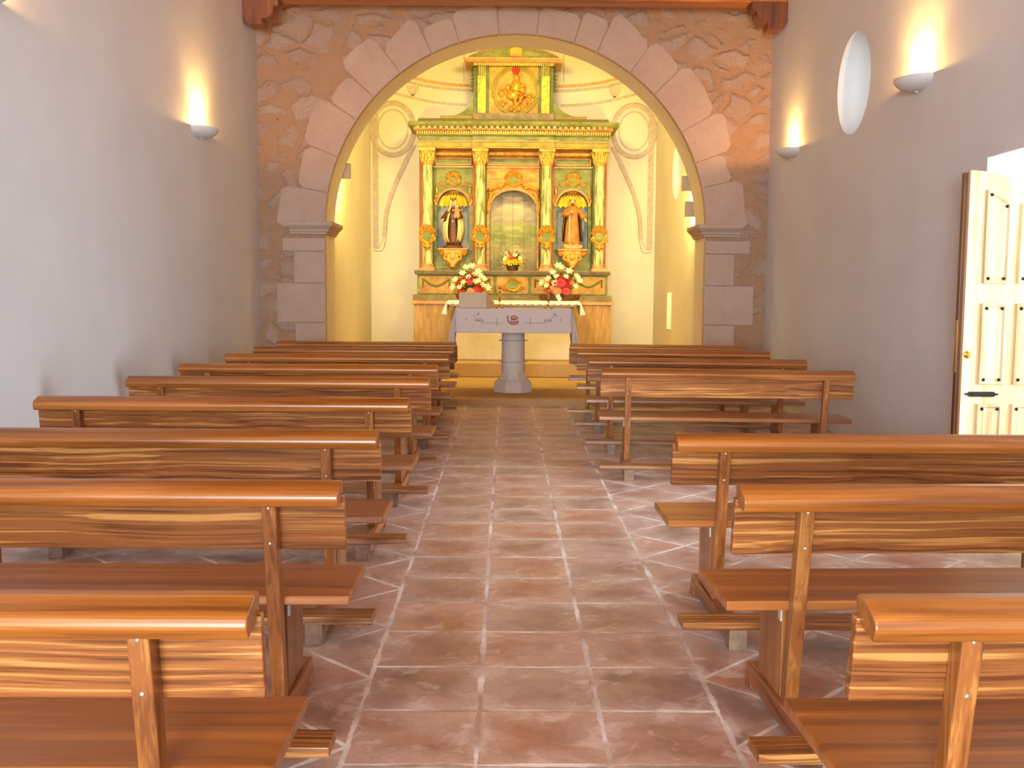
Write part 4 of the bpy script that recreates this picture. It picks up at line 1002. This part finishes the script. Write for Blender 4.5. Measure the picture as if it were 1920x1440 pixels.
def statue_monk():
    bx, by, bz = RX0 + 113.5 * RU, RY0 + YP - 0.055, RZ0 + 45 * RV + 0.001
    t = thing('niche_statue', 'painted statue of a bearded monk in tawny robe with one arm held out', 'statue', (bx, by, bz))
    fold = lambda a, z: 1 + 0.055 * math.sin(8 * a + 2 * z) * max(0.0, 1 - z / 0.6)
    m = MB(); m.lathe([(0.0, 0), (0.175, 0), (0.185, 0.03), (0.15, 0.07), (0.10, 0.085)], (0, 0, 0), 24, 1, 0.62, fold=lambda a, z: 1 + 0.07 * math.sin(5 * a))
    for (a, b) in ((-0.11, 0.05), (-0.03, 0.06), (0.07, 0.055), (0.13, 0.04)): m.ball((a, -0.07, b), (0.05, 0.04, 0.035), 12)
    m.build('rocky_base', M['cloud'], t, smooth='all')
    m = MB(); m.lathe([(0.0, 0.07), (0.135, 0.07), (0.13, 0.14), (0.118, 0.26), (0.104, 0.42), (0.094, 0.52), (0.105, 0.60), (0.095, 0.655), (0.045, 0.69), (0.032, 0.71)], (0, 0, 0), 40, 1, 0.74, fold=fold)
    m.build('robe', M['robe'], t, smooth='all')
    m = MB(); n = 30; v = []
    for r, z in ((0.17, 0.13), (0.165, 0.30), (0.15, 0.46), (0.13, 0.58), (0.10, 0.66)):
        for i in range(n + 1):
            a = R(-20) + R(220) * i / n; k = 1 + 0.05 * math.sin(i * 1.3 + z * 8); v.append((r * k * math.cos(a), 0.025 + r * 0.75 * k * math.sin(a), z))
    m.add(v, [(j * (n + 1) + i, j * (n + 1) + i + 1, (j + 1) * (n + 1) + i + 1, (j + 1) * (n + 1) + i) for j in range(4) for i in range(n)])
    c_ = m.build('cloak', M['robedark'], t, smooth='all'); sm = c_.modifiers.new('thick', 'SOLIDIFY'); sm.thickness = 0.012
    m = MB(); m.lathe([(0.135, 0.585), (0.128, 0.62), (0.10, 0.67), (0.06, 0.70), (0.045, 0.72)], (0, 0, 0), 28, 1, 0.78, caps=False, fold=lambda a, z: 1 + 0.03 * math.sin(6 * a)); m.build('shoulder_cape', M['robe'], t, smooth='all')
    m = MB(); m.ball((0, -0.012, 0.775), (0.042, 0.045, 0.056), 18); m.ball((0, -0.056, 0.772), (0.008, 0.01, 0.014), 8); m.lathe([(0.022, 0.70), (0.026, 0.75)], (0, 0, 0), 12)
    hd = m.build('head', M['skin'], t, smooth='all')
    m = MB(); m.ball((0, -0.034, 0.738), (0.030, 0.024, 0.028), 14); m.ball((0, -0.030, 0.715), (0.022, 0.02, 0.03), 12); m.build('beard', M['hair'], hd, smooth='all')
    m = MB(); m.lathe([(0.048, 0.78), (0.052, 0.795), (0.046, 0.812), (0.036, 0.818)], (0, 0.004, 0), 20, caps=False)
    m.ball((0, 0.014, 0.785), (0.048, 0.042, 0.048), 14); m.build('hair', M['hair'], hd, smooth='all')
    e = MB()
    for s2 in (-1, 1): e.ball((s2 * 0.016, -0.052, 0.785), (0.007, 0.004, 0.004), 8)
    e.build('face_paint', M['hair'], hd)
    m = MB(); m.tube([(-0.10, 0, 0.645), (-0.145, -0.03, 0.56), (-0.10, -0.10, 0.575), (-0.045, -0.125, 0.60)], [0.036, 0.046, 0.046, 0.032], 12); m.build('sleeve', M['robe'], t, smooth=True)
    m = MB(); m.tube([(-0.045, -0.125, 0.60), (-0.02, -0.13, 0.612), (-0.002, -0.132, 0.615)], [0.016, 0.018, 0.008], 8)
    for q in range(4): m.tube([(-0.02, -0.132, 0.622 - 0.007 * q), (0.006, -0.136, 0.625 - 0.007 * q)], [0.006, 0.004], 5)
    m.build('hand', M['skin'], t, smooth=True)
    m = MB(); m.tube([(0.10, 0, 0.645), (0.145, -0.03, 0.58), (0.195, -0.08, 0.50)], [0.036, 0.046, 0.052], 12); m.build('sleeve', M['robe'], t, smooth=True)
    m = MB(); m.tube([(0.195, -0.08, 0.50), (0.212, -0.10, 0.475), (0.22, -0.11, 0.46)], [0.018, 0.018, 0.008], 8)
    for q in range(4): m.tube([(0.206 + 0.006 * q, -0.10, 0.475), (0.212 + 0.007 * q, -0.115, 0.448)], [0.006, 0.004], 5)
    m.build('hand', M['skin'], t, smooth=True)
    m = MB(); m.box((-0.062, -0.102, 0.12), (-0.040, -0.090, 0.56)); m.build('cord', M['cape'], t, bevel=0.006)
    return t
statue_monk()

# ------------------------------------------------------------------ stone altar against the altarpiece and its white cloth
al = thing('stone_altar', 'rough cream plastered block altar under the white cloth, in front of the altarpiece', 'altar', (0.109, 16.05, 0.305))
m = MB(); m.box((-0.90, 0, 0), (0.90, 0.82, 0.84)); m.build('block', M['altarstone'], al, bevel=0.03)
m = MB(); m.box((-0.98, -0.05, 0.84), (0.98, 0.845, 0.915)); m.build('top_slab', M['altarstone'], al, bevel=0.012)
def draped(name, x0, x1, y0, y1, z, front, side, mat, label, wave=0.01, flare=0.03, scallop=0.0, loc=(0, 0, 0), back=0.1, pleat=0.1):
    """a cloth lying on a top and hanging over front, ends and back as one sheet"""
    t = MB(); nx, ny = 48, 14; v = []; f = []
    g_ = {}
    def P(x, y, zz): v.append((x, y, zz)); return len(v) - 1
    top = [[P(x0 + (x1 - x0) * i / nx, y0 + (y1 - y0) * j / ny, z) for i in range(nx + 1)] for j in range(ny + 1)]
    for j in range(ny):
        for i in range(nx): f.append((top[j][i], top[j][i + 1], top[j + 1][i + 1], top[j + 1][i]))
    loop = [(top[0][i], (0, -1), front) for i in range(nx + 1)]
    edges = [([top[0][i] for i in range(nx + 1)], (0, -1), front), ([top[j][nx] for j in range(ny + 1)], (1, 0), side), ([top[ny][i] for i in range(nx, -1, -1)], (0, 1), back), ([top[j][0] for j in range(ny, -1, -1)], (-1, 0), side)]
    for idx, d, drop in edges:
        prev = idx; m_ = 8
        for k in range(1, m_ + 1):
            q = k / m_; row = []
            for i, a in enumerate(idx):
                x, y, zz = v[a]
                s_ = math.sin(i * 0.85) * wave * q + flare * q * q + 0.006
                dr = drop + (scallop * math.sin(i * 2.4) if k == m_ else 0)
                row.append(P(x + d[0] * s_, y + d[1] * s_, zz - dr * q))
            for i in range(len(idx) - 1): f.append((prev[i], prev[i + 1], row[i + 1], row[i]))
            prev = row
    # hanging pleats at the two front corners
    for sg, xe in ((-1, x0), (1, x1)):
        prev = None
        for k in range(9):
            q = k / 8; d_ = side * q
            row = [P(xe + sg * (pleat * q ** 0.85 * a + 0.006 * (1 - q)) - sg * 0.004, y0 + 0.012 - 0.035 * q * math.sin(a * 5.5) + 0.02 * q * a, z - d_ * (1 - 0.10 * abs(a - 0.5) * q)) for a in (0.0, 0.2, 0.4, 0.6, 0.8, 1.0)]
            if prev:
                for i in range(5): f.append((prev[i], prev[i + 1], row[i + 1], row[i]))
            prev = row
    t.add(v, f)
    o = t.build(name, M[mat], None, smooth=True, loc=loc)
    sm = o.modifiers.new('thick', 'SOLIDIFY'); sm.thickness = 0.005; sm.offset = 1
    return tag(o, label, 'tablecloth')
draped('altar_cloth', -1.02, 1.02, -0.075, 0.86, 0.923, 0.05, 0.22, 'whitecloth', 'white linen cloth spread over the stone altar at the back', 0.012, 0.055, 0.012, (0.115, 16.05, 0.305), 0.1, 0.10)
cd = thing('prayer_card', 'small cream card leaning on the white cloth beside the door-side flowers', 'card', (0.815, 16.10, 1.236))
m = MB(); m.box((-0.032, -0.002, 0), (0.032, 0.002, 0.105), Matrix.Rotation(R(-28), 3, 'Y') @ Matrix.Rotation(R(-18), 3, 'X')); m.build('sheet', M['paper'], cd)

# ------------------------------------------------------------------ free-standing altar table
at = thing('altar_table', 'stone altar table on a single pillar at the head of the aisle', 'altar', (0.095, 13.47, 0.08))
octa = lambda r: [(r * math.cos(PI / 8 + PI / 4 * i), r * math.sin(PI / 8 + PI / 4 * i)) for i in range(8)]
def octlathe(m, prof):
    v = []
    for r, z in prof: v += [(a, b, z) for a, b in octa(r)]
    n = 8; k = len(prof)
    m.add(v, [(j * n + i, j * n + (i + 1) % n, (j + 1) * n + (i + 1) % n, (j + 1) * n + i) for j in range(k - 1) for i in range(n)] + [tuple(range(7, -1, -1)), tuple((k - 1) * n + i for i in range(n))])
m = MB(); octlathe(m, [(0.265, 0), (0.265, 0.10), (0.25, 0.125), (0.20, 0.17), (0.17, 0.21), (0.155, 0.25)]); m.build('pedestal_base', M['pedestal'], at, bevel=0.006)
m = MB(); m.lathe([(0.152, 0.25), (0.152, 0.385), (0.158, 0.39), (0.158, 0.398), (0.150, 0.402), (0.148, 0.66), (0.156, 0.665), (0.156, 0.672), (0.148, 0.676), (0.148, 0.85), (0.165, 0.87), (0.17, 0.89)], n=32); sh_ = m.build('pillar', M['pedestal'], at, smooth=True)
for z in (0.394, 0.668):
    m = MB(); m.lathe([(0.158, z - 0.006), (0.172, z - 0.003), (0.172, z + 0.003), (0.158, z + 0.006)], n=32, caps=False)
    for sg in (-1, 1): m.tube([(sg * 0.15, 0, z), (sg * 0.19, 0, z)], 0.008, 8)
    m.build('ring', M['iron'] if False else M['pedestal'], sh_, smooth=True)
m = MB(); m.box((-0.725, -0.40, 0.99), (0.725, 0.40, 1.075)); m.box((-0.18, -0.20, 0.89), (0.18, 0.20, 0.99)); m.build('table_top', M['pedestal'], at, bevel=0.01)
tc = draped('altar_table_cloth', -0.735, 0.735, -0.41, 0.41, 1.083, 0.30, 0.72, 'linen', 'off white linen cloth with embroidered emblem hanging over the altar table', 0.008, 0.085, 0.0, (0.095, 13.47, 0.08), 0.30, 0.15)
# embroidery on the front fall
eb = MB(); ye = -0.41 - 0.075
def fy(z): q = (1.083 - z) / 0.30; return -0.41 - (0.085 * q * q + 0.008 * q + 0.006) - 0.006
def stitch(pts, w, mi):
    for k in range(len(pts) - 1):
        (a, b), (c, d) = pts[k], pts[k + 1]; dd = Vector((c - a, d - b)).normalized(); nn = Vector((-dd.y, dd.x)) * w / 2
        q = [(a + nn.x, b + nn.y), (a - nn.x, b - nn.y), (c - nn.x, d - nn.y), (c + nn.x, d + nn.y)]
        eb.add([(x, fy(z), z) for x, z in q], [(0, 1, 2, 3)], mi)
zc = 0.945
stitch([(-0.075, zc + 0.055), (-0.075, zc + 0.01), (-0.06, zc - 0.03), (-0.02, zc - 0.05), (0.03, zc - 0.05), (0.055, zc - 0.035), (0.06, zc - 0.01)], 0.014, 0)
stitch([(-0.05, zc - 0.012), (0.0, zc - 0.022), (0.05, zc - 0.012)], 0.010, 0); stitch([(-0.04, zc - 0.034), (0.045, zc - 0.03)], 0.008, 0)
stitch([(-0.04, zc + 0.03), (-0.01, zc + 0.05), (0.02, zc + 0.05), (0.048, zc + 0.03), (0.055, zc + 0.008)], 0.012, 0)
stitch([(-0.03, zc + 0.005), (-0.02, zc + 0.03), (0.0, zc + 0.01), (0.02, zc + 0.032), (0.035, zc + 0.006), (-0.03, zc + 0.002)], 0.012, 0)
for sg in (-1, 1):
    stitch([(sg * 0.46, zc + 0.06), (sg * 0.435, zc + 0.085)] if sg < 0 else [(0.50, zc + 0.085), (0.54, zc + 0.05)], 0.009, 1)
    stitch([(sg * 0.50, zc + 0.03), (sg * 0.48, zc + 0.05)], 0.005, 1)
    for a in (0.40, 0.44, 0.47): stitch([(sg * a, zc + 0.02), (sg * (a + 0.006), zc - 0.01), (sg * (a - 0.02), zc - 0.012)], 0.008, 1)
    stitch([(sg * 0.60, zc + 0.02), (sg * 0.592, zc - 0.01)], 0.006, 1)
    stitch([(sg * 0.21, zc + 0.03), (sg * 0.21, zc - 0.07)], 0.006, 2); stitch([(sg * 0.13, zc - 0.035), (sg * 0.42, zc - 0.035)], 0.004, 2)
eb.build('embroidery', [M['embred'], M['embviolet'], M['embgreen']], tc)
# things on the table
TZ = 0.08 + 1.089
bs = thing('book_stand', 'beige cloth covered sloping book stand on the altar table', 'book stand', (-0.43, 13.22, TZ), R(-17))
m = MB(); m.prism([(0.0, 0.0), (0.0, 0.195), (0.03, 0.20), (0.34, 0.06), (0.34, 0.0)], 0, -0.185, 0.185); m.build('covered_wedge', M['boxcloth'], bs, bevel=0.008)
m = MB(); m.box((-0.185, 0.325, 0.06), (0.185, 0.345, 0.09)); m.build('lip', M['boxcloth'], bs, bevel=0.004)
def candlestick(x, y, label):
    t = thing('candlestick', label, 'candlestick', (x, y, TZ), 0, 'brass candlesticks on the altar table')
    m = MB(); m.lathe([(0.060, 0), (0.060, 0.006), (0.045, 0.012), (0.022, 0.022), (0.012, 0.035), (0.009, 0.05)], n=24); m.build('foot', M['brass'], t, smooth=True)
    m = MB(); m.lathe([(0.008, 0.05), (0.008, 0.08), (0.014, 0.085), (0.018, 0.095), (0.014, 0.105), (0.008, 0.11), (0.012, 0.125), (0.015, 0.14), (0.012, 0.155), (0.007, 0.16), (0.007, 0.185), (0.014, 0.19), (0.018, 0.20), (0.014, 0.21), (0.008, 0.215), (0.008, 0.24)], n=18); m.build('stem', M['brass'], t, smooth=True)
    m = MB(); m.lathe([(0.008, 0.24), (0.022, 0.25), (0.024, 0.256), (0.010, 0.258), (0.012, 0.262), (0.012, 0.285), (0.009, 0.285)], n=18); m.build('socket', M['brass'], t, smooth=True)
candlestick(-0.085, 13.35, 'turned brass candlestick beside the sloping book stand')
candlestick(0.545, 13.35, 'turned brass candlestick in front of the door-side flowers')

# ------------------------------------------------------------------ flowers
def rot_to(d): return Vector(d).to_track_quat('Z', 'Y').to_matrix()
def lily(m, c, d, s):
    q = rot_to(d)
    for k in range(6):
        a = 2 * PI * k / 6; ca, sa = math.cos(a), math.sin(a); pts = []
        for (r, z, w) in ((0.005, 0.0, 0.008), (0.014, 0.035, 0.016), (0.030, 0.062, 0.020), (0.052, 0.078, 0.014), (0.066, 0.076, 0.002)):
            for s2 in (-1, 0, 1):
                rr = r + (0.004 if s2 == 0 else 0); pts.append(Vector(c) + q @ Vector((s * (rr * ca - s2 * w * sa), s * (rr * sa + s2 * w * ca), s * z)))
        m.add(pts, [(j * 3 + i, j * 3 + i + 1, (j + 1) * 3 + i + 1, (j + 1) * 3 + i) for j in range(4) for i in range(2)])
    return m
def gerbera(m, c, d, s, n=16):
    q = rot_to(d)
    for row, (r0, zz) in enumerate(((1.0, 0.0), (0.72, 0.012), (0.45, 0.02))):
        for k in range(n):
            a = 2 * PI * (k + row * 0.5) / n; ca, sa = math.cos(a), math.sin(a); pts = []
            for (r, z, w) in ((0.010, 0.0, 0.004), (0.035 * r0 + 0.004, 0.012, 0.009), (0.055 * r0 + 0.003, 0.010, 0.003)):
                for s2 in (-1, 1): pts.append(Vector(c) + q @ Vector((s * (r * ca - s2 * w * sa), s * (r * sa + s2 * w * ca), s * (z + zz))))
            m.add(pts, [(0, 1, 3, 2), (2, 3, 5, 4)])
    m.ball(Vector(c) + q @ Vector((0, 0, s * 0.024)), (0.014 * s,) * 3, 8)
    return m
def leaf(m, c, d, l, w):
    q = rot_to(d); pts = []
    for (z, k, b) in ((0, 0.1, 0), (0.3, 0.8, 0.02), (0.6, 1.0, 0.03), (0.85, 0.6, -0.01), (1, 0.03, -0.08)):
        for s2 in (-1, 0, 1): pts.append(Vector(c) + q @ Vector((s2 * w * k, l * (b + (0.02 if s2 else 0)), l * z)))
    m.add(pts, [(j * 3 + i, j * 3 + i + 1, (j + 1) * 3 + i + 1, (j + 1) * 3 + i) for j in range(4) for i in range(2)])
def bouquet(name, label, loc, w, h, blooms, potw, seed, nleaf=60):
    rr = random.Random(seed)
    t = thing(name, label, 'flowers', loc, 0)
    m = MB(); m.lathe([(0.6, 0), (0.92, 0.01), (1.0, 0.09), (1.0, 0.10), (0.9, 0.095)], n=28, sx=potw, sy=0.13)
    m.v = [(a, b, c) for a, b, c in m.v]; m.build('planter', M['pot'], t, smooth=True)
    lf = MB(); c0 = Vector((0, 0, 0.08))
    for k in range(nleaf):
        a = rr.uniform(0, 2 * PI); e = rr.uniform(-0.15, 1.3)
        d = Vector((math.cos(a) * math.cos(e), math.sin(a) * math.cos(e) * 0.5 - 0.1, math.sin(e)))
        st_ = c0 + Vector((d.x * w * rr.uniform(0.2, 0.75), d.y * 0.16, d.z * h * rr.uniform(0.1, 0.6)))
        leaf(lf, st_, d, rr.uniform(0.11, 0.24), rr.uniform(0.012, 0.03))
    for (kind, u, v_, s) in blooms:
        lf.tube([c0 + Vector((u * 0.15, 0, 0)), Vector((u * w * 0.6, -0.05, 0.1 + v_ * h * 0.55)), Vector((u * w, -0.10, 0.1 + v_ * h))], 0.005, 5)
    lf.build('foliage', M['leaf'], t, smooth='all')
    for (kind, u, v_, s) in blooms:
        y = -0.13 - 0.06 * (1 - abs(u)) * (1 - v_) + rr.uniform(-0.02, 0.02)
        d = Vector((u * 0.7 + rr.uniform(-0.25, 0.25), -1.0, 0.35 + v_ * 0.8 + rr.uniform(-0.2, 0.2)))
        c = Vector((u * w, y, 0.1 + v_ * h)); f = MB()
        if kind in ('lily', 'petalyellow_lily'):
            lily(f, c, d, s * 0.8); o = f.build('lily', M['lily'] if kind == 'lily' else M['petalyellow'], t, smooth='all')
        else:
            gerbera(f, c, d, s); o = f.build('gerbera', M[kind], t, smooth='all')
        o['label'] = {'lily': 'white lily', 'petalyellow_lily': 'yellow lily', 'pink': 'pink gerbera', 'red': 'red gerbera', 'peach': 'peach gerbera', 'petalorange': 'orange gerbera', 'petalyellow': 'yellow gerbera'}[kind]
    return t
PZ = 0.305 + 0.929
L_ = 'lily'
bouquet('flower_arrangement', 'white lilies and pink gerberas in a low planter behind the book stand', (-0.575, 16.70, PZ), 0.255, 0.40,
        [(L_, -0.92, 0.22, 1.2), (L_, -0.8, 0.5, 1.1), (L_, -0.45, 0.72, 1.2), (L_, -0.2, 0.92, 1.3), (L_, 0.12, 0.98, 1.3), (L_, 0.45, 0.78, 1.2), (L_, 0.6, 0.62, 1.2), (L_, 0.82, 0.5, 1.1),
         (L_, 0.95, 0.2, 1.3), (L_, 0.68, 0.3, 1.1), (L_, 0.3, 0.4, 1.1), (L_, -0.6, 0.2, 1.0), (L_, -0.35, 0.4, 1.0), (L_, 0.25, 0.68, 1.1), (L_, -0.08, 0.6, 1.0), (L_, 0.5, 0.45, 1.0),
         ('pink', -0.05, 0.48, 1.3), ('pink', 0.42, 0.12, 1.4), ('red', -0.7, 0.38, 1.2), ('red', -0.2, 0.6, 1.1), ('red', 0.12, 0.72, 1.0), ('red', 0.62, 0.16, 1.1), ('red', -0.58, 0.05, 1.2), ('red', 0.5, 0.32, 1.0), ('peach', 0.02, 0.08, 1.2), ('red', -0.42, 0.56, 0.9)], 0.24, 3)
bouquet('flower_arrangement', 'white lilies with coral and pink gerberas in a wide planter on the door side', (0.86, 16.70, PZ), 0.27, 0.41,
        [(L_, -0.95, 0.4, 1.2), (L_, -0.62, 0.55, 1.1), (L_, -0.42, 0.74, 1.2), (L_, -0.1, 0.98, 1.4), (L_, 0.05, 0.9, 1.3), (L_, 0.48, 0.78, 1.4), (L_, 0.85, 0.62, 1.2), (L_, 0.98, 0.46, 1.4), (L_, 0.8, 0.28, 1.0),
         (L_, -0.3, 0.38, 1.1), (L_, -0.22, 0.62, 1.0), (L_, -0.75, 0.28, 1.0), (L_, 0.28, 0.62, 1.0),
         ('pink', 0.02, 0.44, 1.7), ('red', 0.5, 0.52, 1.2), ('red', 0.4, 0.34, 1.3), ('pink', 0.32, 0.12, 1.4), ('peach', -0.2, 0.14, 1.4), ('red', -0.6, 0.36, 1.2), ('red', -0.66, 0.16, 1.2), ('peach', -0.5, 0.24, 1.1), ('red', 0.2, 0.62, 1.1), ('red', -0.08, 0.66, 1.0), ('peach', 0.68, 0.44, 1.0)], 0.34, 5)
bouquet('flower_arrangement', 'small yellow and orange bouquet on the ledge of the altarpiece centre', (RX0 + 0.0 * RU, RY0 + 0.30, RZ0 + 2 * RV + 0.001), 0.12, 0.14,
        [('petalyellow_lily', -0.7, 0.12, 1.1), ('petalyellow_lily', -0.2, 0.05, 1.1), ('petalyellow_lily', 0.3, 0.08, 1.1), ('petalyellow_lily', 0.75, 0.15, 1.1), (L_, -0.8, 0.5, 0.9), (L_, 0.8, 0.55, 0.9), (L_, 0.3, 0.85, 0.9),
         ('petalorange', -0.3, 0.5, 1.0), ('petalorange', 0.35, 0.5, 1.0), ('petalorange', 0.0, 0.85, 1.0), ('peach', 0.05, 0.4, 0.9), ('petalorange', -0.1, 1.1, 0.9)], 0.10, 8, 40)

# ------------------------------------------------------------------ small wall cupboard in the chancel
wc = thing('wall_cupboard', 'small cream wall cupboard with its narrow door ajar on the chancel side wall', 'cupboard', (CR, 16.05, 0.80))
m = MB(); m.box((-0.018, -0.02, 0), (0, 0.45, 0.58)); m.build('frame', M['chwall'], wc, bevel=0.004)
m = MB(); m.box((-0.066, -0.01, 0.01), (-0.018, 0.012, 0.57)); m.build('door', M['chwall'], wc, bevel=0.003)
